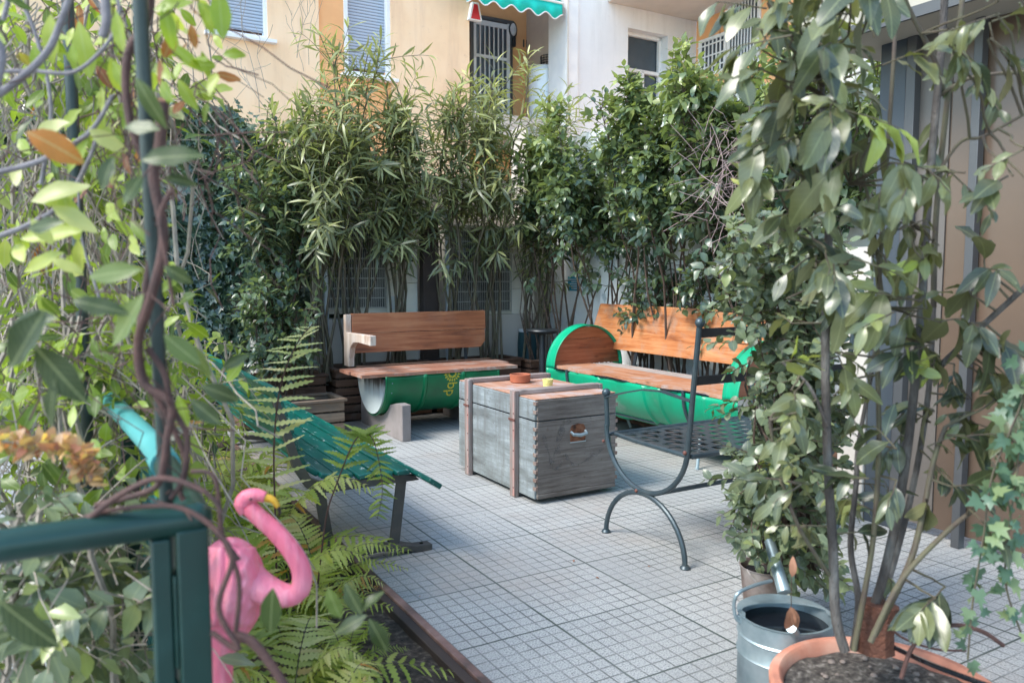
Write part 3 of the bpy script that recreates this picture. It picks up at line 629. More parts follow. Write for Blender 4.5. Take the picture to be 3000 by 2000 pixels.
# ================================================================ AIR CONDITIONERS
def acunit(px0,px1,py0,py1,v,label,badge,panel_px):
    u0,z1=hv(px0,py0,v); u1,_=hv(px1,py0,v); z0=hv(px0,py1,v)[1]; zt=z1
    t=thing('air_conditioner',(u0+u1)/2,v+.17,z0,label,'air conditioner','air conditioner outdoor units behind the oleanders')
    up=hv(panel_px,800,v)[0]
    MB().box(u0,u1,v+.03,v+.36,z0,zt-.02).build('casing',M['acbody'],t,.012)
    MB().box(u0-.012,u1+.012,v,v+.37,zt-.019,zt+.012).build('top_cover',M['acbody'],t,.006)
    MB().box(u0+.05,up-.02,v+.008,v+.029,z0+.06,zt-.06).build('fin_panel',M['fin'],t)
    mb=MB(); cz=(z0+zt)/2; cu=(u0+up)/2; 
    n=max(12,int((up-u0-.07)/.021))
    for k in range(n+1): x=u0+.05+(up-u0-.07)*k/n; mb.box(x-.0022,x+.0022,v-.022,v-.018,z0+.05,zt-.05)
    for k in range(9): z=z0+.055+(zt-z0-.11)*k/8; mb.box(u0+.045,up-.015,v-.0175,v-.010,z-.0045,z+.0045)
    g=mb.build('fan_grille',M['wire'],t,smooth=False)
    MB().lathe([(0,0),(.30,0),(.30,.004),(0,.004)],32).build
    mb=MB(); 
    for q in (.27,):
        if zt-z0>.5:
            for cc in (z0+(zt-z0)*.5,):
                mb.prism([(q*math.cos(2*PI*i/32),q*math.sin(2*PI*i/32)) for i in range(32)],v-.0002,v+.007,lambda a,b_,k:(cu+a,k,cc+b_))
    mb.build('fan_ring',M['grilledark'],t)
    fp=MB(); fp.box(up,u1,v+.004,v+.029,z0+.29,zt-.021); fp.box(up,u1,v+.004,v+.029,z0,z0+.285); p=fp.build('front_panel',M['acbody'],t,.004)
    hx,hz_=hv(1202,760,v)
    if badge:
        MB().box(hx-.09,hx+.03,v-.004,v+.003,hz_-.022,hz_+.022).build('recessed_handle',M['blackhole'],p)
        bx,bz=hv(1178,695,v)
        bd=MB().box(bx-.075,bx+.075,v-.002,v+.003,bz-.13,bz+.12).build('badge',M['badge'],t)
        # three red rhombi meeting at one point
        mb=MB(); s=.043; cx,cz=bx,bz+.03
        def rh(ang):
            a=Vector((math.cos(ang),math.sin(ang))); l=1.732*s*1.0
            p1=a*l; m_=a*l*.5; n_=Vector((-a.y,a.x))*s*.5
            return [(0,0),(m_.x+n_.x,m_.y+n_.y),(p1.x,p1.y),(m_.x-n_.x,m_.y-n_.y)]
        for ang in (90,210,330): mb.prism(rh(R(ang)),-.0052,-.0022,lambda a,c,k:(cx+a,v+k,cz+c))
        mb.build('emblem',M['red'],bd,smooth=False)
        og=ORG[t.name]
        def txt(s_,size,z,mat,nm): 
            textmesh(s_,size,mat,bd,nm,Matrix.Translation((bx-og[0],v-.004-og[1],z-og[2]))@Matrix.Rotation(R(90),4,'X'))
        txt('MITSUBISHI',.026,bz-.045,M['green_ink'],'badge_text'); txt('ELECTRIC',.026,bz-.072,M['green_ink'],'badge_text'); txt('INVERTER',.024,bz-.12,M['bluetext'],'badge_text')
        MB().box(up+.02,up+.12,v-.0,v+.003,z0+.03,z0+.16).build('label_plate',M['signwhite'],p)
    return t
acunit(925,1222,648,922,7.12,'left beige outdoor air conditioner with a red badge panel behind the oleander canes',True,1135)
acunit(1315,1566,660,930,7.16,'right beige outdoor air conditioner with a wide bare front panel beside the corner pillar',False,1500)
# masonry ledge under the units, post, pipe
w=MB().box(1.5,4.41,7.10,7.60,0,.90).build('ledge_wall',M['greyplaster'],None,.01,org=(3,7.35,0)); tag(w,'low dark masonry ledge carrying the two air conditioners','wall')
u,_=hv(1255,700,7.05)
w=MB().box(u-.085,u+.085,6.99,7.09,0,1.9).build('timber_post',M['darkpost'],None,.01,org=(u,7.04,0)); tag(w,'dark brown upright post between the two air conditioners','post')
u,_=hv(1311,700,7.08)
w=MB().tube([(u,7.06,.3),(u,7.06,1.85),(u+.0,7.2,1.95)],.035,14).build('drain_pipe',M['pipe'],None,org=(u,7.06,.3)); tag(w,'pale grey vertical pipe left of the right air conditioner','pipe')
u,_=hv(952,700,7.0)
w=MB().tube([(u,7.0,.0),(u,7.0,1.8)],.022,14).build('drain_pipe',M['pipe'],None,org=(u,7.0,0)); tag(w,'thin pale pipe at the left side of the left air conditioner','pipe')
u,_=hv(1540,960,7.0)
t=thing('blue_drum',u,6.98,0,'dark blue green plastic barrel in the corner behind the oleander stems','barrel')
MB().lathe([(0,.02),(.11,.02),(.12,.2),(.12,.6),(.11,.72),(0,.72)],24,(u,6.93,0)).build('barrel_body',basic('barrel_blue',(.01,.05,.06)),t)
MB().lathe([(.0,.721),(.115,.721),(.115,.75),(0,.755)],24,(u,6.93,0)).build('barrel_lid',M['pipe'],t)
# ================================================================ WOODEN PLANTERS
def planter(u0,u1,v0,v1,h,label,mat1,mat2,nb=6):
    t=thing('wooden_planter',(u0+u1)/2,(v0+v1)/2,0,label,'planter','slatted wooden planters along the back wall')
    bh=h/nb
    for nm,mt,bx in (('front_boards',mat1,(u0,u1,v0,v0+.022)),('rear_boards',mat1,(u0,u1,v1-.022,v1)),('side_boards',mat2,(u0,u0+.022,v0+.0225,v1-.0225)),('side_boards',mat2,(u1-.022,u1,v0+.0225,v1-.0225))):
        mb=MB()
        for k in range(nb): mb.box(*bx,bh*k+.004+.01,bh*(k+1)-.002)
        mb.build(nm,mt,t,.003)
    mb=MB(); e=.02
    mb.box(u0-e,u1+e,v0-e,v0+.03,h+.001,h+.022).box(u0-e,u1+e,v1-.03,v1+e,h+.001,h+.022).box(u0-e,u0+.03,v0+.0305,v1-.0305,h+.001,h+.022).box(u1-.03,u1+e,v0+.0305,v1-.0305,h+.001,h+.022)
    mb.build('top_rim',mat1,t,.003)
    MB().box(u0+.024,u1-.024,v0+.024,v1-.024,.02,h-.06).build('soil',M['soil'],t)
    return t
planter(2.10,3.02,6.69,7.08,.46,'brown slatted planter behind the left half of the dark red bench',M['planter'],M['planter_y'])
planter(3.08,4.0,6.69,7.08,.46,'brown slatted planter behind the right half of the dark red bench',M['planter'],M['planter_y'])
planter(4.06,4.70,6.60,6.98,.44,'short brown slatted planter in the corner behind the round table',M['planter'],M['planter_y'])
planter(1.42,2.02,6.22,6.62,.27,'low old planter with dry leaf litter beside the teal bench',M['oldplanter'],M['oldplanter'],3)
planter(1.30,2.02,6.72,7.12,.42,'dim brown planter left of the dark red bench under the ivy',M['planter'],M['planter_y'],5)
planter(4.30,4.72,4.55,6.50,.34,'long brown planter between the orange bench and the white wall',M['planter_y'],M['planter'],4)
planter(4.30,4.72,3.0,4.50,.34,'brown planter behind the leafy end of the orange bench',M['planter_y'],M['planter'],4)
# ================================================================ DRUM BENCH (left, dark red)
def arc(cx,cz,r,a0,a1,n): return [(cx+r*math.cos(R(a0+(a1-a0)*i/n)),cz+r*math.sin(R(a0+(a1-a0)*i/n))) for i in range(n+1)]
def drumshell(mb,u0,u1,cv,cz,r,a0,a1,axis,ribs,n=40,th=.004):
    """half drum along an axis with raised ribs; open sheet (gets solidified)"""
    Lr=[]; L_=u1-u0; x=0
    st_=[(0,r+.008),(.012,r+.008),(.02,r)]
    for q in ribs: st_+=[(q*L_-.022,r),(q*L_-.008,r+.012),(q*L_+.008,r+.012),(q*L_+.022,r)]
    st_+=[(L_-.02,r),(L_-.012,r+.008),(L_,r+.008)]
    vs=[]
    for (d,rr) in st_:
        for i in range(n+1):
            a=R(a0+(a1-a0)*i/n); p=(u0+d,cv+rr*math.cos(a),cz+rr*math.sin(a)) if axis=='u' else (cv+rr*math.cos(a),u0+d,cz+rr*math.sin(a)); vs.append(p)
    fs=[(j*(n+1)+i,j*(n+1)+i+1,(j+1)*(n+1)+i+1,(j+1)*(n+1)+i) for j in range(len(st_)-1) for i in range(n)]
    mb.add(vs,fs); return mb
def solid(o,t): m=o.modifiers.new('s','SOLIDIFY'); m.thickness=t; m.offset=0; return o
t=thing('drum_bench',2.8,6.2,0,'bench with dark red brown boards on a dark green half drum with a pale end','bench','benches made from green steel drums')
cv,cz,rr=6.18,.475,.325
solid(drumshell(MB(),2.24,3.28,cv,cz,rr,-184,4,'u',(.335,.665)).build('drum',M['drumgreen'],t,angle=25),.004)
pl=arc(cv,cz,rr-.006,-180,0,40)
o=MB().prism(pl,2.232,2.25,lambda a,b,k:(k,a,b)).build('end_panel',M['endpanel'],t,smooth=False)
MB().prism(pl,3.27,3.285,lambda a,b,k:(k,a,b)).build('end_panel',M['endpanel'],t,smooth=False)
mb=MB()
for z in (.44,.36): 
    a=math.asin((z-cz)/rr); mb.sphere((2.30,cv-rr*math.cos(a),z),.006,8,6)
mb.build('rivet',M['galv'],t)
# seat: two planks with ragged edges
def plank(mb,axis,a0,a1,b0,b1,z0,z1,rag=.006,n=26):
    """plank along axis a, wavy long edge at b0"""
    o=[(a0,b1),(a1,b1)]+[(a1+(a0-a1)*i/n, b0+random.uniform(-rag,rag)+rag*1.5*math.sin(i*.9)) for i in range(n+1)]
    f=(lambda a,b,k:(a,b,k)) if axis=='u' else (lambda a,b,k:(b,a,k))
    return mb.prism(o,z0,z1,f)
plank(MB(),'u',2.04,3.46,5.845,6.10,.497,.522,.003).build('seat_plank',M['bench_seat_x'],t,.003,smooth=False)
plank(MB(),'u',2.02,3.52,6.105,6.34,.499,.524,.002).build('seat_plank',M['bench_seat_x'],t,.003,smooth=False)
MB().bar((2.2,6.42,.515),(3.5,6.42,.515),.07,.03).build('rear_rail',M['planter'],t,.003)
# backrest: two planks, reclined a little
def bp(u0,u1,z0,z1,nm,ch=0):
    k=.08
    f=lambda a,b,tt:(a,6.475+(b-.63)*k+tt,b)
    o=[(u0,z0),(u1-ch,z0),(u1,z0+ch*1.2 if ch else z0),(u1,z1),(u0,z1)] if ch else [(u0,z0),(u1,z0),(u1,z1),(u0,z1)]
    MB().prism(o,0,.035,f).build(nm,M['bench_red'],t,.003,smooth=False)
bp(2.19,3.49,.805,.975,'backrest_plank'); bp(2.20,3.48,.635,.802,'backrest_plank',.05)
# shaped end bracket: post + forward arm in one cut board
pr=[(6.56,.525),(6.56,.965),(6.50,.97),(6.50,.815),(5.90,.825),(5.90,.745),(6.18,.752),(6.32,.74),(6.40,.69),(6.435,.60),(6.44,.525)]
MB().prism(pr,2.135,2.185,lambda a,b,k:(k,a,b)).build('arm_bracket',M['palewood'],t,.004,smooth=False)
MB().bar((3.28,6.49,.52),(3.28,6.54,.98),.03,.012).build('back_support',M['blacksteel'],t,.002)
for u0 in (2.30,3.10):
    pr=[(5.66,0),(6.62,0),(6.62,.29),(6.53,.29)]+[(6.18+ (rr+.012)*math.cos(R(a)),cz+(rr+.012)*math.sin(R(a))) for a in range(-40,-141,-10)]+[(5.78,.29),(5.66,.29)]
    MB().prism(pr,u0,u0+.075,lambda a,b,k:(k,a,b)).build('saddle_leg',M['endgrey'],t,.006,smooth=False)
# faded emblem on the drum: rotated letters and a half flower
og=ORG[t.name]
def onDrum(s,h): # s = along u, h = height
    a=math.asin((h-cz)/rr); return (s,cv-(rr+.0035)*math.cos(a),h)
mb=MB(); uc,hc=2.83,.492
for k in range(9):
    a=R(180+180*(k+.5)/9)
    def pet(a,rad,w): 
        c=(uc+rad*math.cos(a),hc+rad*math.sin(a)); n_=(-math.sin(a),math.cos(a)); d=(math.cos(a),math.sin(a))
        return [(c[0]-d[0]*.013,c[1]-d[1]*.013),(c[0]+n_[0]*w,c[1]+n_[1]*w),(c[0]+d[0]*.018,c[1]+d[1]*.018),(c[0]-n_[0]*w,c[1]-n_[1]*w)]
    for rad,w in ((.033,.006),(.06,.009)):
        P=[onDrum(min(3.2,x),min(y,.494)) for x,y in pet(a,rad,w)]; mb.add(P,[(0,1,2,3)])
em=mb.build('flower_emblem',M['yellow'],t,smooth=False)
tx_=textmesh('bp',.13,M['yellow'],t,'drum_lettering',Matrix.Identity(4),.0004)
for vx in tx_.data.vertices:
    x,y,z=vx.co; q=onDrum(uc+y,.355-x); vx.co=(q[0]-og[0],q[1]-og[1]-.001-z,q[2]-og[2])
# ================================================================ DRUM BENCH 2 (orange)
t=thing('drum_bench',3.95,4.5,0,'bench with bright orange planks on a light green drum with a round end','bench','benches made from green steel drums')
cu,cz,rr=3.955,.52,.35; v0,v1=3.42,5.60
solid(drumshell(MB(),v0,v1,cu,cz,rr,-180,0,'v',(.14,.34,.42,.66,.86)).build('drum',M['drumgreen2'],t,angle=25),.004)
for (a,b) in ((v1-.13,v1),(v0,v0+.13)):
    solid(drumshell(MB(),a,b,cu,cz+.001,rr,0,180,'v',()).build('end_ring',M['drumgreen2'],t,angle=25),.005)
full=arc(cu,cz,rr-.006,0,360,48)[:-1]
def chord(zlo,zhi):
    out=[]
    n=20
    R_=rr-.007
    for i in range(n+1):
        z=zlo+(zhi-zlo)*i/n; w=math.sqrt(max(0,R_*R_-(z-cz)**2)); out.append((cu+w,z))
    for i in range(n+1):
        z=zhi-(zhi-zlo)*i/n; w=math.sqrt(max(0,R_*R_-(z-cz)**2)); out.append((cu-w,z))
    return out
for vv in (v1-.10,v0+.07):
    e=MB().prism(chord(.175,.52),vv,vv+.028,lambda a,b,k:(a,k,b)).build('end_board',M['palewood'],t,smooth=False)
    MB().prism(chord(.545,.76),vv,vv+.028,lambda a,b,k:(a,k,b)).build('end_board',wood('end_board_x',[(.13,.032,.012),(.27,.075,.028),(.38,.13,.06)],0,22,.55,(.24,.12,.08),.3),t,smooth=False)
    MB().prism(chord(.763,.862),vv,vv+.028,lambda a,b,k:(a,k,b)).build('end_board',wood('end_board_x',[(.13,.032,.012),(.30,.085,.03),(.40,.14,.06)],0,22,.55),t,smooth=False)
plank(MB(),'v',v0+.135,v1-.075,3.615,3.99,.522,.547,.010).build('seat_plank',M['bench_seat'],t,.004,smooth=False)
plank(MB(),'v',v0+.10,v1-.125,3.995,4.17,.521,.545,.002).build('seat_plank',M['greywood'],t,.003,smooth=False)
# dark wavy line along the front plank's edge
def wl(v): return 3.606+.012*math.sin(v*9)+.006*math.sin(v*23)
MB().tube([(wl(v),v,.522+.008*math.sin(v*7)) for v in np.linspace(v0+.15,v1-.14,60)],.0075,6).build('edge_strip',M['blackhole'],t)
f=lambda a,b,k:(4.235+(b-.66)*.18+k,a,b)
MB().prism([(3.60,.655),(5.80,.655),(5.84,.84),(5.79,1.045),(3.60,1.045)],0,.035,f).build('backrest_plank',M['bench_orange'],t,.004,smooth=False)
for vv in (3.9,5.2): MB().bar((4.22,vv,.5),(4.33,vv,1.0),.035,.012,(1,0,0)).build('back_support',M['blacksteel'],t,.002)
# iron cradles with splayed feet
for vv in (5.28,3.9):
    mb=MB(); mb.tube([(cu+(rr+.016)*math.cos(R(a)),vv,cz+(rr+.016)*math.sin(R(a))) for a in range(-182,3,8)],.011,8)
    mb.build('cradle_rod',M['iron'],t)
    MB().tube([(cu-.20,vv,.23),(cu-.27,vv-.05,.02),(cu-.275,vv-.05,.0)],[.012,.012,.014],8).build('leg',M['galv'],t)
    MB().tube([(cu+.20,vv,.23),(cu+.27,vv-.05,.0)],.012,8).build('leg',M['galv'],t)
MB().tube([(cu-.2,3.9,.225),(cu-.2,5.28,.225)],.009,8).build('floor_rail',M['iron'],t)
# ================================================================ CRATE
cu0,cu1,cv0,cv1,h0,h1=2.31,2.885,3.70,4.69,.03,.605
t=thing('wooden_crate',(cu0+cu1)/2,(cv0+cv1)/2,0,'weathered grey wooden chest with battens, used as a low table','crate')
MB().box(cu0+.004,cu1-.004,cv0+.018,cv1-.018,.476,.480).build('lid_gap',M['blackhole'],t)
MB().box(cu0,cu1,cv0+.014,cv1-.014,.481,h1-.008).build('lid',M['crate'],t,.006)
MB().box(cu0+.004,cu1-.004,cv0+.012,cv1-.012,h1-.007,h1).build('lid_top',M['crate_top'],t,.003)
for (a,b) in ((cv0-.001,cv0+.013),(cv1-.013,cv1+.001)):
    e=MB().box(cu0+.012,cu1-.012,a,b,h0+.028,.474).build('end_board',M['crate_end'],t,.002)
    MB().box(cu0+.012,cu1-.012,a,b,.482,h1-.010).build('end_board',M['crate_end'],t,.002)
MB().box(cu0+.010,cu1-.010,cv0-.004,cv0+.012,h0,h0+.026).build('bottom_board',M['crate_end'],t,.004)
# dovetail corner joints
mb=MB(); mb.box(cu0,cu1-.0,cv0+.014,cv1-.014,h0,.475); mb.cur=1
for k in range(11):
    z=h0+.05+k*.049
    if abs(z-.475)<.02: continue
    for x in (cu0-.0018,):
        mb.box(x,x+.014,cv0-.0025,cv0+.0135,z,z+.02)
    mb.box(cu1-.0135,cu1+.0018,cv0-.0025,cv0+.0135,z,z+.02)
    mb.box(cu0-.0018,cu0+.001,cv0+.013,cv0+.03,z,z+.02)
mb.build('body',[M['crate'],basic('joint_dark_wood',(.17,.095,.07),(.28,.22,.19),.85,scale=20)],t,.001)
# raised rails of battens around the body
for vb in (3.885,4.475):
    mb=MB(); mb.box(cu0-.030,cu0-.001,vb,vb+.062,.0,h1+.028)
    x=mb.build('side_batten',M['batten'],t,.004)
    MB().box(cu0-.033,cu0-.0305,vb+.002,vb+.022,.01,h1+.02).build('batten_strip',basic('faded_pink_paint',(.42,.22,.19),(.34,.26,.24),.8,scale=12),x,.001)
    MB().box(cu1+.001,cu1+.030,vb,vb+.062,.0,h1+.028).build('side_batten',M['batten'],t,.004)
    MB().box(cu0+.0,cu1-.0,vb,vb+.062,h1+.001,h1+.030).build('top_batten',M['batten_x'],t,.004)
    mb=MB()
    for z in (.06,.17,.28,.40,.5): mb.sphere((cu0-.032,vb+.012,z),.005,8,5)
    mb.build('nails',M['rust'],x)
    mb=MB(); mb.box(cu0-.036,cu0-.0305,vb-.004,vb+.066,.455,.468); mb.build('hinge_pin',M['rust'],x)
# metal handle in a recessed rusty plate
hx,hz_=(2.31+2.885)/2+.0,.375
pu,pz=hv(1692,1268,cv0)[0],hv(1692,1268,cv0)[1]
MB().prism([(-.052,-.052),(.052,-.052),(.055,.02),(.042,.05),(.0,.058),(-.042,.05),(-.055,.02)],cv0-.0055,cv0-.001,lambda a,b,k:(pu+a,k,pz+b)).build('handle_plate',basic('rusty_plate',(.16,.06,.03),(.26,.11,.06),.5,.5,scale=22,stops=[(.35,(.05,.025,.018)),(.5,(.22,.085,.045)),(.7,(.30,.16,.10))]),t,.001)
MB().tube([(pu-.05,cv0-.006,pz+.012),(pu-.046,cv0-.026,pz-.0),(pu+.0,cv0-.034,pz-.006),(pu+.046,cv0-.026,pz-.0),(pu+.05,cv0-.006,pz+.012)],[.008,.010,.011,.010,.008],10).build('handle',M['galv'],t)
mb=MB(); mb.tube([(pu-.055,cv0-.004,pz-.05),(pu+.055,cv0-.004,pz-.05)],.004,6); mb.build('plate_lip',M['galv'],t)
# faded spray-paint squiggle, a thin dry layer on the board
P=[(1600,1258),(1612,1300),(1624,1340),(1640,1300),(1662,1235),(1674,1228)]
def ribbon(pxs,w):
    pts=[Vector((hv(x,y,cv0)[0],0,hv(x,y,cv0)[1])) for x,y in pxs]; out=[]
    for i in range(len(pts)-1):
        for k in range(6):
            tt=k/6; p0=pts[max(0,i-1)];p1=pts[i];p2=pts[i+1];p3=pts[min(len(pts)-1,i+2)]
            out.append(.5*((2*p1)+(p2-p0)*tt+(2*p0-5*p1+4*p2-p3)*tt*tt+(3*p1-p0-3*p2+p3)*tt**3))
    out.append(pts[-1]); vs=[];fs=[]
    for i,p in enumerate(out):
        d=(out[min(i+1,len(out)-1)]-out[max(i-1,0)]).normalized(); n_=Vector((-d.z,0,d.x)); ww=w*(.7+.5*math.sin(i*.7))
        for s in (1,-1): q=p+n_*ww*s; vs.append((q.x,cv0-.0022,q.z))
    return vs,[(2*i,2*i+2,2*i+3,2*i+1) for i in range(len(out)-1)]
def spraymat():
    m,nt,b=newmat('faded_spray'); n=noise(nt,55,4,coords(nt)); L(nt,ramp(nt,n,[(.3,(.10,.09,.088)),(.65,(.21,.19,.18))]),b.inputs['Base Color']); b.inputs['Roughness'].default_value=.9
    L(nt,ramp(nt,noise(nt,30,5,coords(nt),.7),[(.38,(.0,)*3),(.62,(.5,)*3)]),b.inputs['Alpha']); return m
sm=spraymat()
for i,(pp,w_) in enumerate((([(1592,1275),(1605,1320),(1618,1352),(1632,1290),(1655,1225),(1668,1240)],.013),([(1612,1345),(1618,1372),(1640,1366),(1652,1335),(1668,1348),(1684,1362),(1720,1345),(1768,1312)],.012),([(1648,1250),(1640,1290),(1632,1330)],.018))):
    vs,fs=ribbon(pp,w_); MB().add([(x,y-.0006*i,z) for x,y,z in vs],fs).build('spray_line',sm,t,smooth=False)
# bowl and candle pot on the crate
bu,bv=hz(1524,1118,.609)
t=thing('terracotta_bowl',bu,bv,.609,'shallow round terracotta bowl on the crate','bowl'); t.location=W(bu,bv,.606)
MB().lathe([(0,0),(.058,0),(.066,.006),(.068,.045),(.07,.052),(.066,.055),(.061,.05),(.059,.012),(0,.010)],36,(bu,bv,.609)).build('bowl',M['terracotta'],t,.001)
bu,bv=hz(1605,1133,.609)
t=thing('candle_pot',bu,bv,.609,'small ribbed pale yellow pot beside the terracotta bowl on the crate','pot'); t.location=W(bu,bv,.606)
MB().lathe([(0,0),(.026,0),(.029,.008),(.028,.014),(.031,.02),(.030,.027),(.033,.033),(.032,.04),(.034,.046),(.034,.053),(.030,.053),(.028,.044),(0,.043)],30,(bu,bv,.609)).build('ribbed_pot',M['candle'],t)
# ================================================================ ROUND STAND
tu,tv=at(1590,968,7.3)[0],at(1590,968,7.3)[1]; tzz=at(1590,968,7.3)[2]
t=thing('pedestal_table',tu,tv,0,'narrow dark round topped pedestal table between the two drum benches','table')
MB().lathe([(0,-.03),(.11,-.028),(.15,-.012),(.158,0),(.15,.012),(0,.014)],36,(tu,tv,tzz)).build('table_top',M['blacksteel'],t)
MB().lathe([(.032,.02),(.032,tzz-.028)],20,(tu,tv,0)).build('pole',M['blacksteel'],t)
MB().lathe([(0,0),(.2,0),(.2,.012),(.035,.03),(0,.03)],30,(tu,tv,0)).build('base_plate',M['blacksteel'],t)
# ================================================================ IRON SETTEE
t=thing('iron_settee',2.9,2.82,0,'dark blue grey iron garden seat with woven strap seat and ball topped posts','garden seat')
vb_,vf_=2.53,3.13; mid=(vb_+vf_)/2; r_=.29; US,UE=2.37,3.40
for us in (US,UE):
    f_=MB().tube([(us,vf_,.70)]+[(us,vf_-.004*k,.70-.05*k) for k in (1,2,3)]+[(us,mid+ (r_+.005)*math.cos(R(a)),.555+(.275)*math.sin(R(a))) for a in range(0,-181,-9)]+[(us,vb_-.003,.62),(us,vb_-.02,.80),(us,vb_-.05,1.085)],.0125,10)
    f_=f_.build('side_frame',M['iron'],t)
    mb=MB().sphere((us,vf_,.715),.022,16,10); mb.build('ball',M['iron'],f_)
    mb=MB().sphere((us,vb_-.053,1.10),.022,16,10); mb.build('ball',M['iron'],f_)
    MB().tube([(us,mid+r_*math.cos(R(a)),.005+.265*math.sin(R(a))) for a in range(0,181,9)],.0125,10).build('leg_arch',M['iron'],t)
    mb=MB()
    for vv in (mid-r_,mid+r_): mb.lathe([(0,0),(.022,0),(.024,.006),(.016,.016),(0,.018)],18,(us,vv,0))
    mb.build('foot',M['iron'],t)
    mb=MB(); mb.sphere((us-.012,mid+.04,.277),.009,8,6); mb.sphere((us-.014,vb_+.01,.525),.01,8,6); mb.sphere((us-.014,vf_-.0,.47),.008,8,6); mb.build('rivet',M['rust'],t)
    # arched flat arm strip
    mb=MB(); pts=[(us,vf_,.692),(us,vf_-.15,.735),(us,vf_-.28,.765),(us,vf_-.42,.775),(us,vf_-.54,.762),(us,vb_-.012,.755)]
    for a,b in zip(pts,pts[1:]): mb.bar(a,b,.03,.006)
    mb.build('armrest',M['iron'],t,smooth=False)
for zz,hh in ((1.055,.04),(.845,.04)):
    MB().box(US,UE,vb_-.05+(1.06-zz)*.12,vb_-.044+(1.06-zz)*.12,zz-hh/2,zz+hh/2).build('back_strap',M['blacksteel'],t,.001)
MB().tube([(US,mid-.07,.285),(UE,mid-.07,.285)],.011,10).build('stretcher',M['iron'],t)
so=MB(); z=.505
so.tube([(US+.02,vf_-.0,.475),(US+.03,vf_+.015,.497),(US+.045,vf_-.01,z),(US+.02,vf_-.2,z),(US+.015,vb_+.02,z),(US+.02,vb_,z),(UE-.02,vb_,z),(UE-.015,vf_-.2,z),(UE-.045,vf_-.01,z),(UE-.03,vf_+.015,.497),(UE-.02,vf_,.475)],.011,8)
so.tube([(US+.045,vf_-.012,z),(UE-.045,vf_-.012,z)],.011,8)
s_=so.build('seat_frame',M['iron'],t)
nu_,nv_=13,7; du=(UE-US-.05)/nu_; dv=(vf_-vb_-.02)/nv_
mb=MB()
for i in range(nu_):
    u=US+.025+du*(i+.5)
    for j in range(nv_):
        a=vb_+.005+dv*j; s=.0022*(1 if (i+j)%2 else -1); mb.bar((u,a,z+s*.2),(u,a+dv/2,z+s),du*.5,.0018); mb.bar((u,a+dv/2,z+s),(u,a+dv,z-s*.2),du*.5,.0018)
for j in range(nv_):
    v=vb_+.005+dv*(j+.5)
    for i in range(nu_):
        a=US+.025+du*i; s=.0022*(-1 if (i+j)%2 else 1); mb.bar((a,v,z+s*.2),(a+du/2,v,z+s),dv*.5,.0018); mb.bar((a+du/2,v,z+s),(a+du,v,z-s*.2),dv*.5,.0018)
mb.build('woven_straps',M['iron'],t,smooth=False)
# ================================================================ TEAL SLATTED BENCH
B0,B1=3.24,6.5
t=thing('slatted_bench',1.2,4.8,0,'long teal green slatted metal bench beside the fern bed','bench')
prof=[(1.415,.385,-35),(1.335,.405,-3),(1.255,.402,2),(1.175,.398,4),(1.095,.398,0),(1.02,.405,-12),(.955,.430,-35),(.915,.485,-58),(.89,.56,-68),(.868,.635,-72),(.845,.71,-72),(.815,.785,-60)]
for i,(u,z,a) in enumerate(prof):
    e=.03*math.sin(i*2.1)
    Mx=Matrix.Translation((u,0,z))@Matrix.Rotation(R(-a),4,'Y')
    a0=B0-.14 if i==0 else B0+e*.4+ (.03*i if i<7 else .2)
    MB().box(-.035,.035,a0,B1,-.012,.012,Mx).build('seat_slat' if i<7 else 'back_slat',M['teal'],t,.006)
for vv in (3.34,6.2):
    MB().prism([(1.44,.345),(1.42,.368),(1.30,.388),(1.1,.382),(1.0,.386),(.93,.42),(.885,.5),(.85,.62),(.80,.78),(.775,.77),(.82,.6),(.855,.47),(.91,.375),(1.0,.345),(1.3,.345)],vv,vv+.04,lambda a,b,k:(a,k,b)).build('seat_bracket',M['benchleg'],t,.002)
    mb=MB(); mb.bar((1.315,vv+.02,.03),(1.36,vv+.02,.37),.05,.012,(0,1,0)); mb.bar((1.315,vv+.046,.03),(1.36,vv+.046,.37),.012,.05,(0,1,0)); mb.build('leg',M['benchleg'],t,.002)
    mb=MB(); mb.bar((1.02,vv+.03,.03),(.97,vv+.03,.37),.05,.012,(0,1,0)); mb.bar((1.02,vv+.056,.03),(.97,vv+.056,.37),.012,.05,(0,1,0)); mb.build('leg',M['benchleg'],t,.002)
    MB().prism([(.93,0),(.98,0),(1.05,.028),(1.25,.036),(1.40,.01),(1.43,0),(1.50,0),(1.50,.028),(1.42,.032),(1.36,.05),(1.2,.068),(1.05,.058),(.93,.028)],vv-.01,vv+.05,lambda a,b,k:(a,k,b)).build('foot_bar',M['benchleg'],t,.003)
    mb=MB(); mb.lathe([(0,0),(.009,0),(.009,.004),(0,.005)],10,(1.455,vv+.02,.03)); mb.lathe([(0,0),(.009,0),(.009,.004),(0,.005)],10,(1.30,vv+.04,.062)); mb.build('bolt',M['blackhole'],t)
# ================================================================ RAILING (near left)
cu_,cv_=hz(575,1515,.975)
t=thing('railing',cu_,cv_,0,'green painted steel railing with round handrail and corner post wrapped in vines','railing')
rz=.975
def rail(mb,pts,r): return mb.tube(pts,r,18)
rail(MB(),[(cu_,cv_,rz),(cu_-.6,cv_,rz),(cu_-2.0,cv_,rz)],.021).build('handrail',M['railgreen'],t)
MB().sphere((cu_,cv_,rz),.0213,18,12).build('handrail_corner',M['railgreen'],t)
rail(MB(),[(cu_,cv_+.001,rz),(cu_,cv_+.35,rz)],.020).build('handrail',M['railgreen'],t)
fa=at(318,1165,2.05)
rail(MB(),[(cu_,cv_+.50,rz),(fa[0],fa[1],rz-.0)],.023).build('handrail',M['railpale'],t)
rail(MB(),[(cu_,cv_+.34,rz),(cu_,cv_+.51,rz)],.0245).build('rail_sleeve',M['railpale'],t)
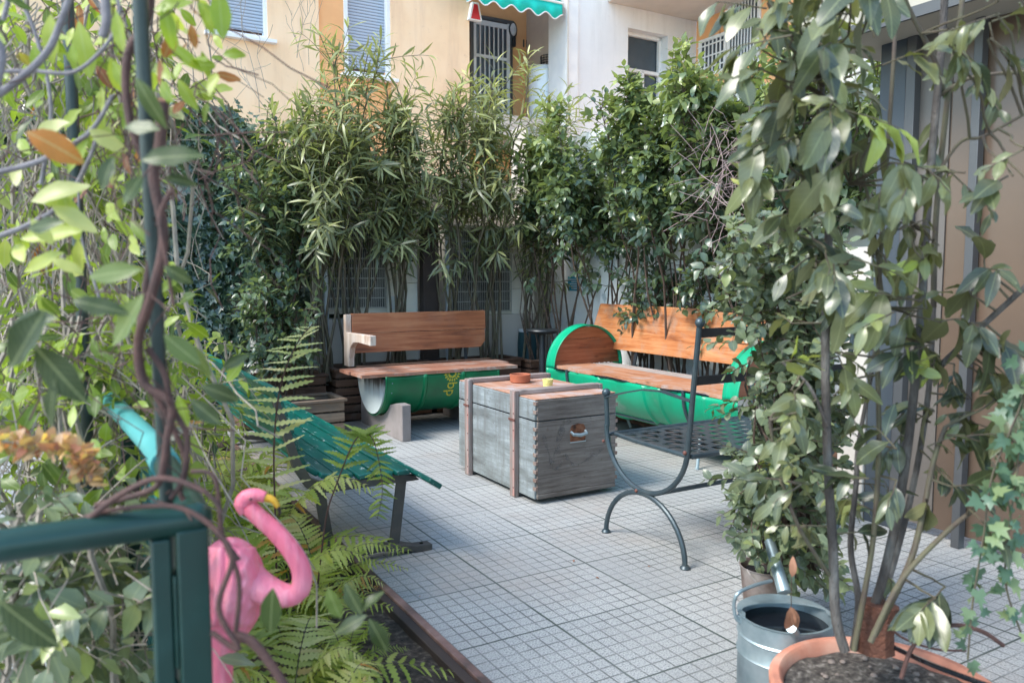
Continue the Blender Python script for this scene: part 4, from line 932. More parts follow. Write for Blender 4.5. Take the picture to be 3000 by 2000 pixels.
MB().box(cu_-.028,cu_+.012,cv_-.02,cv_+.02,0,rz-.01).build('corner_post',M['railgreen'],t,.003)
MB().box(cu_-.058,cu_-.034,cv_-.012,cv_+.012,0,rz-.02).build('inner_bar',M['railgreen'],t,.003)
zz=at(560,1920,1.08)[2]
MB().box(cu_-2.0,cu_-.0295,cv_-.008,cv_+.008,zz-.09,zz).build('lower_rail',M['railgreen'],t,.003)
MB().box(cu_-.0335,cu_-.0288,cv_-.018,cv_+.018,zz+.02,rz-.07).build('weld_plate',M['railgreen'],t,.002)
MB().box(cu_-.008,cu_+.008,cv_+.03,cv_+1.3,.14,.17).build('side_bottom_rail',M['railgreen'],t,.002)
MB().box(cu_-.02,cu_+.02,fa[1]-.04,fa[1],0,rz).build('end_post',M['railgreen'],t,.003)
# wire mesh panel under the side rail
t=thing('mesh_fence',cu_+.03,cv_+.7,0,'teal wire mesh panel under the side handrail','fence')
mb=MB(); va,vb=cv_+.10,fa[1]-.05
n=int((vb-va)/.03)
for k in range(n+1): v=va+(vb-va)*k/n; mb.box(cu_+.024,cu_+.027,v-.0016,v+.0016,.1,.93)
for k in range(28): zz=.1+.83*k/27; mb.box(cu_+.0205,cu_+.0235,va,vb,zz-.0016,zz+.0016)
mb.build('wire_mesh',M['fence'],t,smooth=False)
# leaning arbor pole by the corner
pb=at(490,1510,1.10); ptp=at(410,0,1.03); d=(ptp-pb)
t=thing('arbor_pole',pb[0],pb[1],0,'thin dark green vertical pole carrying the climbing vine','pole')
MB().tube([pb-d*(.0)-Vector((0,0,0)),ptp,ptp+d*.5],.0095,14).build('pole_tube',M['polegreen'],t)
MB().tube([Vector((pb[0],pb[1],0)),pb],.0095,14).build('pole_tube',M['polegreen'],t)
pa2=at(215,380,1.9); t=thing('arbor_pole',pa2[0],pa2[1],0,'dark pole deeper in the vine thicket at the left','pole')
MB().tube([(pa2[0],pa2[1],0),(pa2[0],pa2[1],2.6)],.014,12).build('pole_tube',M['polegreen'],t)
# green domed path lamp
lu,lv_,lzz=at(100,2040,2.05)
t=thing('path_lamp',lu,lv_,0,'small teal ribbed dome lamp on the path at the lower left','lamp')
mb=MB().sphere((lu,lv_,lzz-.03),.085,24,14,(1,1,.8)); dm=mb.build('dome',basic('teal_dome',(.0,.22,.24),(.0,.17,.19),.35),t)
mb=MB()
for k in range(16): a=2*PI*k/16; mb.tube([(lu+.087*math.sin(b_)*math.cos(a),lv_+.087*math.sin(b_)*math.sin(a),lzz-.03+.0705*math.cos(b_)) for b_ in [PI*i/20 for i in range(1,11)]],.0035,5)
mb.build('rib',basic('dark_teal_rib',(.0,.08,.10)),dm); MB().lathe([(.03,0),(.03,lzz-.06)],16,(lu,lv_,0)).build('stem',M['railgreen'],t)
# ================================================================ FLAMINGO
Y=1.42
def A(px,py,dy=0): return at(px,py,Y+dy)
t=thing('plastic_flamingo',A(690,1700)[0],A(690,1700)[1],.03,'pink plastic flamingo ornament with a looped neck among the ferns','garden ornament')
# body: lofted egg
def loft(path_,rads,seg=28,name='body',mat=None,parent=None,feather=0):
    pts=[Vector(p) for p in path_]; n=len(pts); vs=[];
    up=Vector((st,ct,0)) # toward away from camera in grid coordinates
    for i,p in enumerate(pts):
        d=(pts[min(i+1,n-1)]-pts[max(i-1,0)]).normalized(); x=d.cross(up).normalized(); y=x.cross(d)
        for k in range(seg):
            a=2*PI*k/seg; r1,r2=rads[i]; f=1+feather*math.sin(a*11+i*.6)
            vs.append(p+x*math.cos(a)*r1*f+y*math.sin(a)*r2*f)
    fs=[(i*seg+k,i*seg+(k+1)%seg,(i+1)*seg+(k+1)%seg,(i+1)*seg+k) for i in range(n-1) for k in range(seg)]+[tuple(range(seg-1,-1,-1)),tuple((n-1)*seg+k for k in range(seg))]
    o=MB().add(vs,fs).build(name,mat,parent,angle=70); sb=o.modifiers.new('sub','SUBSURF'); sb.levels=1; sb.render_levels=2; return o
bp_=[A(668,1560+0),A(672,1600),A(676,1650),A(680,1710),A(680,1770),A(668,1830),A(645,1880),A(638,1950),A(640,2040),A(640,2130)]
k_=Y/2300
rad=[(20,14),(72,44),(98,58),(105,64),(98,60),(72,50),(50,40),(44,36),(42,34),(38,30)]
loft([bp_[0].lerp(bp_[1],.3)]+bp_[1:],[(a*k_,b*k_) for a,b in rad],36,'body',M['pink'],t,.02)
def spl(pts,m=5):
    pts=[Vector(p) for p in pts]; out=[]
    for i in range(len(pts)-1):
        p0=pts[max(0,i-1)];p1=pts[i];p2=pts[i+1];p3=pts[min(len(pts)-1,i+2)]
        for k in range(m):
            tt=k/m; out.append(.5*((2*p1)+(p2-p0)*tt+(2*p0-5*p1+4*p2-p3)*tt*tt+(3*p1-p0-3*p2+p3)*tt**3))
    return out+[pts[-1]]
nk=spl([A(720,1690,-.02),A(770,1722,-.03),A(825,1742,-.04),A(868,1738,-.045),A(885,1705,-.045),A(878,1655,-.045),A(845,1600,-.045),A(800,1550,-.045),A(755,1510,-.045),A(728,1482,-.045)])
n=len(nk); rr_=[ (58-31*min(1,i/ (n*.35))**.8)*k_ if i<n*.35 else (27-5*(i-n*.35)/(n*.65))*k_*1.1 for i in range(n)]
MB().tube(nk,rr_,22).build('neck',M['pink'],t,angle=80)
hd=spl([A(722,1500,-.045),A(714,1476,-.045),A(724,1458,-.045),A(750,1450,-.045),A(778,1456,-.045)],5)
n=len(hd); MB().tube(hd,[k_*r for r in np.interp(np.linspace(0,1,n),[0,.25,.5,.75,1],[19,27,25,20,15])],18).build('head',M['pink'],t,angle=80)
bk=spl([A(776,1456,-.045),A(800,1464,-.045),A(815,1484,-.045)],4); n=len(bk)
MB().tube(bk,[k_*r for r in np.linspace(13,7,n)],14).build('beak',M['beakyellow'],t,angle=80)
MB().tube([A(815,1484,-.045),A(820,1500,-.045),A(816,1512,-.045)],[7*k_,5*k_,2*k_],10).build('beak_tip',M['beakblack'],t,angle=80)
MB().sphere(A(735,1462,-.045-.018),4*k_,10,8).build('eye',M['beakblack'],t)
# wing with feather ridges
wg=[];
vs=[];fs=[];nu_w,nv_w=18,14
for j in range(nv_w+1):
    for i in range(nu_w+1):
        s=i/nu_w; q=j/nv_w; px=600+s*165*(1-.25*abs(q-.4)); py=1600+q*235; bulge=.052*math.sin(PI*min(1,max(0,s)))**.5*math.sin(PI*(.08+.84*q))**.5
        ridge=.006*math.sin(s*26+q*3) if s<.55 else .007*math.sin(q*30+s*12)*math.sin(s*16)
        vs.append(A(px,py,-.018-bulge-ridge))
fs=[(j*(nu_w+1)+i,j*(nu_w+1)+i+1,(j+1)*(nu_w+1)+i+1,(j+1)*(nu_w+1)+i) for j in range(nv_w) for i in range(nu_w)]
o=MB().add(vs,fs).build('wing',M['pink'],t,angle=80); solid(o,.006); sb=o.modifiers.new('sub','SUBSURF'); sb.levels=1; sb.render_levels=1
for px in (632,660): MB().tube([A(px,2080),Vector((A(px,2080)[0],A(px,2080)[1],.04))],.006,8).build('leg',M['galv'],t)
# ================================================================ POT, WATERING CANS
pu,pv,pz=at(2600,2010,1.82)
t=thing('terracotta_pot',pu,pv,0,'large terracotta pot with weathered rim holding the bay laurel','plant pot')
rp=.262; zt=pz
MB().lathe([(0,.0),(.17,0),(.18,.01),(rp-.03,zt-.07),(rp,zt-.065),(rp+.008,zt-.06),(rp+.012,zt-.008),(rp+.004,zt),(rp-.012,zt),(rp-.02,zt-.008),(rp-.026,zt-.04),(0,zt-.04)],56,(pu,pv,0)).build('pot_body',M['potrim'],t,.001)
mb=MB(); n1=22
vs=[(pu,pv,zt-.03)]
for i in range(1,9):
    for k in range(n1*2):
        a=2*PI*k/(n1*2); r_s=(rp-.026)*i/8; vs.append((pu+r_s*math.cos(a),pv+r_s*math.sin(a),zt-.033+random.uniform(-.006,.007)+(.012*(1-i/8))))
fs=[(0,1+k,1+(k+1)%(n1*2)) for k in range(n1*2)]
for i in range(7):
    for k in range(n1*2): a=1+i*n1*2+k; b=1+i*n1*2+(k+1)%(n1*2); fs.append((a,b,b+n1*2,a+n1*2))
MB().add(vs,fs).build('pot_soil',basic('pot_soil',(.10,.085,.07),None,.95,scale=60,bs=1,bd=.01,stops=[(.35,(.05,.04,.035)),(.55,(.14,.12,.10)),(.7,(.34,.30,.26))]),t)
mb=MB()
for k in range(46):
    a=random.uniform(0,6.28);q=math.sqrt(random.random())*(rp-.05); mb.sphere((pu+q*math.cos(a),pv+q*math.sin(a),zt-.026),random.uniform(.005,.011),8,6,(1,1,.7))
st_o=mb.build('clay_pebbles',basic('clay_pebble',(.22,.17,.14),(.12,.10,.09),.9,scale=40),t); st_o['kind']='stuff'
POT=(pu,pv,zt)
wu,wv_,wz=at(2300,1795,2.22)
t=thing('watering_can',wu,wv_,0,'large galvanised watering can in front, full of dark water','watering can','galvanised cans at the foot of the laurel')
rw=.132; zt=wz
MB().lathe([(0,.0),(rw-.008,0),(rw,.012),(rw,zt*.62),(rw+.004,zt*.64),(rw,zt*.66),(rw,zt*.80),(rw+.004,zt*.815),(rw,zt*.83),(rw,zt-.006),(rw+.005,zt),(rw-.003,zt),(rw-.005,zt-.01),(rw-.005,.02)],48,(wu,wv_,0)).build('can_body',M['galv'],t)
MB().lathe([(0,zt-.035),(rw-.006,zt-.035)],48,(wu,wv_,0)).build('water',M['blackhole'],t)
# half cover at the back
cn=[(0,0)];
cov=[(math.cos(R(a))*(rw-.001),math.sin(R(a))*(rw-.001)) for a in range(-15,196,7)]
back=math.atan2(ct,st)-PI/2+0
def rot(a,b,th): return (a*math.cos(th)-b*math.sin(th),a*math.sin(th)+b*math.cos(th))
inner=[(x*.93,y*.42+.010) for x,y in reversed(cov)]
cc=[rot(a,b,back) for a,b in cov+inner]
MB().prism(cc,zt+.001,zt+.004,lambda a,b,k:(wu+a,wv_+b,k)).build('half_cover',M['galv'],t)
def cw(px,py,dy=0): return at(px,py,2.22+dy)
MB().tube(spl([cw(2195,1828),cw(2160,1815),cw(2150,1770),cw(2165,1735),cw(2215,1712,.04),cw(2260,1700,.08)],5),.0055,8).build('handle',M['galv'],t)
MB().tube([cw(2206,1835),cw(2175,1830),cw(2168,1800)],.009,8).build('handle_lug',M['galv'],t)
MB().tube([cw(2298,1735,.14),cw(2276,1660,.2),cw(2255,1585,.28)],[.021,.019,.017],16).build('spout',M['galv'],t)
MB().tube([cw(2330,1855,-.13),cw(2318,1838,-.15)],[.013,.014],14).build('knob',M['galv'],t)
bu,bv,bz=at(2245,1655,2.95)
t=thing('bucket',bu,bv,0,'small rusty zinc bucket behind the watering can','bucket','galvanised cans at the foot of the laurel')
rb=.098
MB().lathe([(0,0),(rb-.02,0),(rb-.018,.01),(rb,bz-.004),(rb+.005,bz),(rb-.002,bz),(rb-.006,bz-.01),(rb-.022,.015),(0,.015)],40,(bu,bv,0)).build('bucket_body',M['oldzinc'],t)
MB().lathe([(0,bz-.03),(rb-.008,bz-.03)],32,(bu,bv,0)).build('water',M['blackhole'],t)
MB().tube([(bu-rb*.86-.02,bv-.05,bz-.03),(bu-rb-.02,bv-.03,bz-.005),(bu-rb-.006,bv,bz+.002)],.004,6).build('handle',M['oldzinc'],t)
# ================================================================ PLANTS
UP=Vector((0,0,1)); CAMV=Vector((-.5,-.86,0)) # rough direction back to the viewer in grid axes
def ru(a,b): return random.uniform(a,b)
# ---- ivy covering the back wall
t=thing('ivy',.4,7.6,0,'dark glossy ivy covering the back wall at the left','climbing plant')
lv=LV(); st_m=MB()
def ivytop(u): return 2.68+.12*math.sin(u*2.3)+.09*math.sin(u*5.1+1)
n=15000; uu=rng.uniform(-1.9,2.7,n); top=np.array([ivytop(x) for x in uu]); zz=rng.uniform(.0,1,n)**.9*top
dens=(np.sin(uu*5+zz*3)+np.sin(uu*2.1-zz*4.7)+rng.normal(0,.8,n))>-1.4
uu,zz,top=uu[dens],zz[dens],top[dens]; n=len(uu)
dep=.05+.16*(.5+.5*np.sin(uu*4.2+1.3*np.sin(zz*3)))*(zz/2.6)+rng.uniform(0,.14,n)+.10*np.sin(zz*2.2)
P=np.stack([uu,7.62-dep,zz],1); D=np.stack([rng.normal(0,.5,n),-.45+rng.normal(0,.25,n),-.75+rng.normal(0,.45,n)],1)
NN=np.stack([rng.normal(0,.3,n),-.8+rng.normal(0,.25,n),.7+rng.normal(0,.3,n)],1)
lv.add(IVY,P,D,NN,rng.uniform(.06,.115,n),np.clip(rng.normal(.42,.22,n)+.25*(zz/2.7)**2,0,1),.15)  # upper ivy leaves paler, light from above painted into their tone
n=1100; uu=rng.uniform(-1.9,2.7,n); P=np.stack([uu,rng.uniform(7.25,7.85,n),np.array([ivytop(x) for x in uu])+rng.uniform(-.15,.1,n)],1)
lv.add(IVY,P,np.stack([rng.normal(0,.6,n),rng.normal(-.5,.4,n),rng.normal(-.1,.4,n)],1),np.stack([rng.normal(0,.3,n),rng.normal(-.4,.3,n),np.ones(n)],1),rng.uniform(.05,.09,n),np.clip(rng.normal(.6,.2,n),0,1),.15)
for k in range(16): u=ru(-1.8,2.4); st_m.tube(path((u,7.58,0),(u+ru(-.4,.4),7.5,ru(1.6,2.5)),0,9,.03),[.012,.011,.01,.009,.008,.007,.006,.005,.004],6)
st_m.build('stems',M['bark'],t); lv.build('foliage',M['ivyleaf'],t)
# ---- oleanders in the planters
def oleander(px,v,hgt,label,canes=11,leafn=1.0,spread=.45,mat='oleander',tips=None):
    hgt-=.14
    u=hv(px,900,v)[0]
    t=thing('oleander',u,v,.38,label,'shrub','oleander shrubs in the planters'); lv=LV(); sm=MB()
    for c in range(canes):
        a=ru(0,6.28); q=ru(.1,1)*spread; hh=hgt*ru(.62,1.02) if c>2 else hgt*ru(.93,1.03)
        b=Vector((u+ru(-.12,.12),v+ru(-.08,.08),.36)); e=Vector((u+q*math.cos(a)*1.25,v+q*math.sin(a)*.55-.05,hh-.1))
        pl=path(b,e,0,10,.035); sm.tube(pl,list(np.linspace(.0135,.004,10)),6)
        shoots=[(pl,.62,1.0,int(11*leafn),.0)]
        for k in range(int(8*leafn)+1):
            p,d=pt(pl,ru(.52,.95)); s=(d*.8+rv(.55)+Vector((0,-.25,.25))).normalized(); ln=ru(.22,.55)
            pp=path(p,p+s*ln,ru(-.02,.12),6,.03); sm.tube(pp,[.004,.0035,.003,.003,.002,.002],5,False); shoots.append((pp,.15,1.0,int(2*leafn)+3,ln))
        for (q_,t0,t1,nn,_) in shoots:
            P=[];D=[];NN=[];S=[]; rz=[]
            for i in range(nn):
                tt=t0+(t1-t0)*(i+.5)/nn; p,d=pt(q_,min(tt,.995)); o=d.orthogonal().normalized(); o2=d.cross(o); ph=ru(0,6.28)
                low=max(0,1-(p.z/(hgt*.8))); an=(1.15-.65*((tt-t0)/(t1-t0))**2)
                for w_ in range(3 if random.random()<.85 else 2):
                    a2=ph+w_*2.09; sd=o*math.cos(a2)+o2*math.sin(a2); ld=(d*math.cos(an)+sd*math.sin(an)+Vector((0,0,-.15-1.0*low*ru(.3,1.4)))+rv(.1)).normalized()
                    P.append(tuple(p));D.append(tuple(ld));NN.append(tuple(d*.7+UP*.6-sd*.3));S.append(ru(.12,.21)); rz.append(min(1,max(0,random.gauss(.38+.42*(p.z/hgt)**2*(.6+.6*(tt>.8)),.16))))  # higher leaves get a paler tone, painting in the top light
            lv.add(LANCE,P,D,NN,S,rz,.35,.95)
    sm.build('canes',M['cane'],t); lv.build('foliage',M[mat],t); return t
specs=[(935,6.85,3.12,'oleander in front of the left side of the first air conditioner'),
(1035,6.9,3.62,'tallest oleander with a single shoot reaching across the grey shuttered window'),(1165,6.92,3.16,'oleander over the red badge of the air conditioner'),
(1320,6.88,3.38,'oleander rising between the two air conditioners under the plain peach wall'),(1435,6.9,3.48,'oleander in front of the barred loggia door'),(1560,6.85,3.30,'rightmost oleander beneath the white loggia tank')]
for i,(px,v,h_,lb) in enumerate(specs): oleander(px,v,h_,lb,10)
# fine upright bare stems in the corner
t=thing('bare_shrub',4.35,6.75,.38,'nearly leafless thin stems rising from the corner planter by the white wall','shrub'); lv=LV(); sm=MB()
for k in range(9):
    b=Vector((ru(4.15,4.5),6.75,.38)); e=b+Vector((ru(-.35,.3),ru(-.1,.1),ru(.7,1.6))); pl=path(b,e,0,8,.03); sm.tube(pl,list(np.linspace(.008,.003,8)),5)
    for j in range(3): p,d=pt(pl,ru(.6,1)); twig(lv,sm,p,d+rv(.5),ru(.1,.2),4,LANCE,.12,rnd=.7)
sm.build('stems',M['bark'],t); lv.build('foliage',M['oleander'],t)
# ---- broad-leaved shrubs
def shrub(name,u,v,z0,hgt,label,cat,group,mat,tm,size,canes=9,spread=.55,twigs=26,nl=7,t0=.3,lean=(0,0),bark='bark',rn=(.3,.55),out=(-.3,-.6,.3),zmin=0,thick=.012,tl=(.16,.34),sy=1.0,up_b=.25,leafdown=.15,droop=.25,gap=None):
    t=thing(name,u,v,z0,label,cat,group); lv=LV(); sm=MB(); out=Vector(out)
    for c in range(canes):
        a=ru(0,6.28); q=math.sqrt(random.random())*spread; hh=z0+(hgt-z0)*(ru(.72,1.0) if c>1 else 1.0)
        b=Vector((u+ru(-.1,.1),v+ru(-.1,.1),z0)); e=Vector((u+q*math.cos(a)+lean[0],v+q*math.sin(a)*sy+lean[1],hh-.12))
        pl=path(b,e,0,10,.03); sm.tube(pl,list(np.linspace(thick*ru(.7,1.1),.0035,10)),6)
        for k in range(twigs):
            tt=t0+(1-t0)*random.random()**.8
            p,d=pt(pl,tt)
            if p.z<zmin and random.random()<.8: continue
            s=(d*.35+rv(.75)+out*.55+UP*up_b).normalized(); ln=ru(*tl)*(1.15-.4*tt)
            hn=(p.z-z0)/max(.1,hgt-z0); r=rn[0]+(rn[1]-rn[0])*hn**1.6  # leaf tone lightens with height: light from above put into the colour
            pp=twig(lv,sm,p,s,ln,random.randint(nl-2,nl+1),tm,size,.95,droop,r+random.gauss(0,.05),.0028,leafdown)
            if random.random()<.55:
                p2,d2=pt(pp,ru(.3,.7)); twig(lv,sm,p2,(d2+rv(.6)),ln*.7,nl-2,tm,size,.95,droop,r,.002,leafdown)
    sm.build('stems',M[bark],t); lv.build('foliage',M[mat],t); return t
G1='broad leaved evergreen shrubs along the courtyard walls'
shrub('evergreen_shrub',1.72,7.0,.3,2.85,'rounded evergreen with small oval leaves between ivy and oleanders','shrub',G1,'camellia',OVAL,.085,10,.42,28,8,.18,rn=(.35,.78))
shrub('evergreen_shrub',1.62,6.62,.2,1.35,'low evergreen with drooping leaves beside the old planter','shrub',G1,'camellia',OVAL,.085,7,.30,16,7,.25,rn=(.35,.6))
cam_s=[(1655,2.72,'camellia nearest the corner pillar beside the turquoise notice'),(1770,2.88,'camellia over the left end of the orange backrest'),(1880,2.90,'camellia under the recessed white framed window'),(1990,2.96,'camellia below the end of the balcony soffit'),(2105,2.98,'camellia whose tip crosses the barred window'),(2225,2.85,'camellia at the right, behind the potted laurel'),(2350,2.9,'camellia mostly hidden behind the laurel leaves')]
for i,(px,hh,lb) in enumerate(cam_s):
    v=hu(px,900,4.45)[0]
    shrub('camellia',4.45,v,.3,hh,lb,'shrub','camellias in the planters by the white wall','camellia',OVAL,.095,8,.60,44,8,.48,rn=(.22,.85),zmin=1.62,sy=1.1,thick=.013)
# low leaves behind the orange backrest
for px,lb in ((1900,'low camellia shoots just above the middle of the orange backrest'),(2080,'low camellia shoots above the right part of the orange backrest')):
    v=hu(px,900,4.5)[0]; shrub('camellia',4.5,v,.3,1.45,lb,'shrub','camellias in the planters by the white wall','camellia',OVAL,.085,6,.32,14,6,.55,rn=(.25,.5))
# yellow-green upper shoots
t=thing('camellia',4.5,4.6,2.1,'bright yellow green top shoots against the orange wing','shrub','camellias in the planters by the white wall'); lv=LV(); sm=MB()
for k in range(46):
    px=ru(1930,2330); y=ru(150,420); p=at(px,y+90,ru(5.9,6.5)); twig(lv,sm,p,UP*1+rv(.3),ru(.15,.32),8,OVAL,.095,.95,.2,.85,.003)
sm.build('stems',M['bark'],t); lv.build('foliage',M['camellia'],t)
# tangle of dry pink-brown twigs
t=thing('dry_creeper',4.2,4.2,1.8,'tangle of dry pale leafless creeper above the right hedge','climbing plant'); sm=MB()
for k in range(330):
    px=ru(2050,2360); y=ru(360,660); p=at(px,y,ru(5.2,5.8)); d=rv(1).normalized()*ru(.12,.38); sm.tube(path(p,p+d,.03,4,.08),.0022,4,False)
o=sm.build('twigs',basic('dry_creeper_twig',(.42,.30,.28),(.30,.22,.22),.9,scale=20),t); o['kind']='stuff'
# long bare creeper stems up the peach facade side
t=thing('bare_creeper',2.2,7.3,2.4,'long bare creeper stems reaching up in front of the peach wall','climbing plant'); sm=MB(); lv=LV()
for (a,b,r) in (((560,330),(575,-30),.007),((590,330),(660,60),.005),((640,330),(540,120),.006),((620,300),(625,60),.011),((760,330),(715,-20),.004),((800,350),(660,140),.004),((870,170),(905,-10),.004),((905,190),(915,0),.003),((700,340),(560,230),.005),((780,260),(740,70),.003),((890,210),(850,30),.003)):
    pl=path(at(*a,7.2),at(*b,7.2),0,9,.05); sm.tube(pl,list(np.linspace(r,r*.5,9)),5)
    for k in range(4): p,d=pt(pl,ru(.3,.95)); sm.tube(path(p,p+(d+rv(.6))*ru(.1,.3),0,4,.05),.0022,4,False)
sm.build('stems',M['bark_pale'],t)
# ---- bay laurel in the terracotta pot
pu,pv,pz=POT
t=thing('bay_laurel',pu,pv,pz-.03,'tall potted bay laurel with long drooping olive leaves at the right','tree'); lv=LV(); sm=MB()
def cane(pxs,Y0,Y1,r0,r1,mb,m=6):
    n=len(pxs); P=spl([at(x,y,Y0+(Y1-Y0)*i/(n-1)) for i,(x,y) in enumerate(pxs)],m); mb.tube(P,list(np.linspace(r0,r1,len(P))),10); return P
sg=MB(); so2=MB()
canes=[cane([(2475,1905),(2448,1800),(2440,1600),(2425,1350),(2418,1000),(2428,700),(2425,480),(2405,250)],1.80,1.86,.0125,.008,sg),
 cane([(2500,1900),(2515,1760),(2492,1600),(2508,1420),(2515,1300),(2560,1050),(2575,840)],1.84,2.0,.009,.004,sg),
 cane([(2500,1905),(2530,1750),(2560,1560),(2575,1300),(2570,1000),(2580,750),(2610,300),(2625,60)],1.80,1.9,.007,.0045,so2),
 cane([(2525,1880),(2590,1680),(2640,1440),(2672,1200),(2700,900),(2715,640),(2740,340),(2762,90),(2770,-60)],1.86,1.92,.0115,.008,sg),
 cane([(2545,1870),(2620,1640),(2680,1400),(2720,1150),(2735,900)],1.95,2.05,.009,.0065,sg),
 cane([(2735,900),(2742,640),(2775,300),(2812,60),(2825,-60)],1.95,1.95,.007,.006,so2),
 cane([(2550,1880),(2640,1700),(2770,1560),(2890,1460),(3010,1330)],1.7,1.75,.0065,.0045,so2),
 cane([(2560,1860),(2660,1660),(2700,1520),(2735,1350),(2770,1250)],1.72,1.8,.008,.005,so2),
 cane([(2752,1075),(2850,980),(2960,880),(3060,790)],1.9,1.75,.008,.006,sg),
 cane([(2745,285),(2800,250),(2870,222),(3020,210)],1.92,1.85,.005,.004,so2),
 cane([(2765,280),(2740,180),(2660,20),(2640,-40)],1.92,1.85,.006,.005,so2),
 cane([(2425,1250),(2370,1130),(2290,1060)],1.82,1.85,.005,.003,sg),
 cane([(2445,1700),(2400,1640),(2330,1520),(2275,1350),(2255,1230)],1.82,1.75,.0055,.0035,so2),
 cane([(2445,560),(2380,640),(2300,700)],1.82,1.85,.004,.003,so2),
 cane([(2590,900),(2540,560),(2490,540)],1.86,1.8,.004,.003,so2),
 cane([(2600,560),(2660,640),(2800,430),(2880,400),(3010,330)],1.84,1.7,.0045,.003,so2)]
sg.build('grey_stems',M['bark_grey'],t); so2.build('young_stems',M['cane'],t)
twm=MB()
cl=[]
def clus(cx,cy,sx,sy_,n,Y0=1.7,Y1=2.0,rr=.42,sz=.115,dn=.75):
    for _ in range(n): cl.append((random.gauss(cx,sx),random.gauss(cy,sy_),ru(Y0,Y1),rr,sz,dn))
clus(2340,90,65,90,15,1.55,1.85,.4); clus(2340,330,60,110,12,1.6,1.9,.4); clus(2340,560,55,90,10,1.65,1.9,.4)
clus(2480,120,70,80,7,1.5,1.8,.3,.13); clus(2520,330,50,100,7,1.55,1.8,.45,.13); clus(2560,520,60,80,6,1.55,1.8,.5,.125)
clus(2350,760,60,80,7,1.65,1.9,.45); clus(2480,760,80,80,5,1.65,1.9,.42); clus(2690,740,70,60,5,1.6,1.8,.55)
clus(2750,560,60,40,3,1.6,1.75,.6); clus(2640,880,60,60,4,1.65,1.9,.5); clus(2400,950,80,70,3,1.7,1.9,.45)
clus(2820,1290,70,60,6,1.6,1.85,.35,.11); clus(2660,1230,50,60,2,1.65,1.85,.42); clus(2300,1320,50,90,10,1.7,1.85,.55,.10); clus(2330,1470,50,70,3,1.7,1.85,.55,.10)
clus(2850,1530,50,50,2,1.7,1.8,.3); clus(2720,1740,50,50,2,1.68,1.8,.3); clus(2490,1620,40,40,2,1.75,1.85,.5,.09); clus(2700,1560,50,50,2,1.7,1.9,.35)
clus(2790,180,60,50,3,1.6,1.8,.4); clus(2940,90,50,40,4,1.6,1.7,.4); clus(2900,850,60,50,2,1.7,1.9,.3); clus(2600,1420,40,40,1,1.7,1.8,.4)
clus(2230,620,30,50,2,1.8,2.0,.6,.09); clus(2860,270,50,30,2,1.8,1.9,.35,.07); clus(2960,480,40,60,3,1.5,1.7,.5,.1)
clus(2250,230,25,120,3,1.7,1.95,.45,.1); clus(2700,1000,60,60,4,1.7,1.9,.4); clus(2620,1080,40,80,4,1.75,1.95,.4,.1); clus(2560,1500,40,100,4,1.75,1.95,.35,.1); clus(2780,1150,60,60,5,1.8,2.0,.2,.1); clus(2700,1400,50,60,4,1.8,2.0,.25,.1); clus(2800,960,60,50,3,1.7,1.9,.25); clus(2940,1100,40,80,4,1.7,1.8,.3); clus(2850,1050,60,60,3,1.7,1.9,.25); clus(2780,380,50,60,3,1.75,1.95,.4,.09); clus(2420,1180,30,100,4,1.8,1.95,.4,.09)
for (cx,cy,Y_,rr,sz,dn) in [c_ for c_ in cl if c_[0]>2215]:
    p=at(cx,cy-40,Y_); d=Vector((ru(-.8,.8),ru(-.6,.6),ru(-.5,.35)))
    pl=twig(lv,twm,p,d,ru(.06,.13),random.randint(4,6),BIG,sz*ru(.50,.98),.75,.30,rr+random.gauss(0,.2),.0022,dn*ru(.3,1.35),.05,.86,.2,True,(-.35,-.6,.75))
    # connect to the nearest cane
    best=min((q for c in canes for q in c),key=lambda q:(q-p).length)
    if (best-p).length<.40: twm.tube(path(best,p,0,6,.04),[.0035,.003,.003,.0026,.0022,.002],5,False)
# a few young yellow leaves
for (x,y) in ((2560,110),(2180,520),(2170,560),(2290,1060),(2650,1080),(2520,90),(2740,1120)):
    p=at(x,y,1.75); twig(lv,twm,p,UP*.6+rv(.4),.05,5,BIG,.065,.9,.1,.99,.002)
tag(twm.build('twigs',M['cane'],t),kind='stuff'); lv.build('foliage',M['laurel'],t)
# ---- small-leaved bush behind the cans
t=thing('small_leaved_bush',at(2300,1500,2.75)[0],at(2300,1500,2.75)[1],.0,'dense small leaved bush leaning over the iron seat behind the watering can','shrub'); lv=LV(); sm=MB()
bs=at(2330,1500,2.75); bs.z=.25
def inb(px,py):
    lims=[(660,2150,2480),(760,2130,2480),(900,2160,2480),(1000,2225,2470),(1100,2235,2450),(1250,2215,2430),(1400,2150,2430),(1500,2180,2430),(1600,2230,2430),(1680,2300,2430)]
    ys=[a[0] for a in lims]; l=np.interp(py,ys,[a[1] for a in lims]); r=np.interp(py,ys,[a[2] for a in lims]); return l<px<r
k=0
for k in range(24):
    e=at(ru(2180,2420),ru(750,1300),ru(2.5,3.0)); sm.tube(path(bs+Vector((ru(-.08,.08),ru(-.08,.08),0)),e,0,9,.04),list(np.linspace(.008,.003,9)),5)
k=0
while k<620:
    px,py=ru(2120,2430),ru(660,1680)
    if not inb(px,py): continue
    p=at(px,py,ru(2.45,3.05)); twig(lv,sm,p,Vector((-.3,-.5,ru(-.3,.6)))+rv(.5),ru(.08,.16),7,ROUND,.048,.95,.15,random.gauss(.5,.16),.0018,.1); k+=1
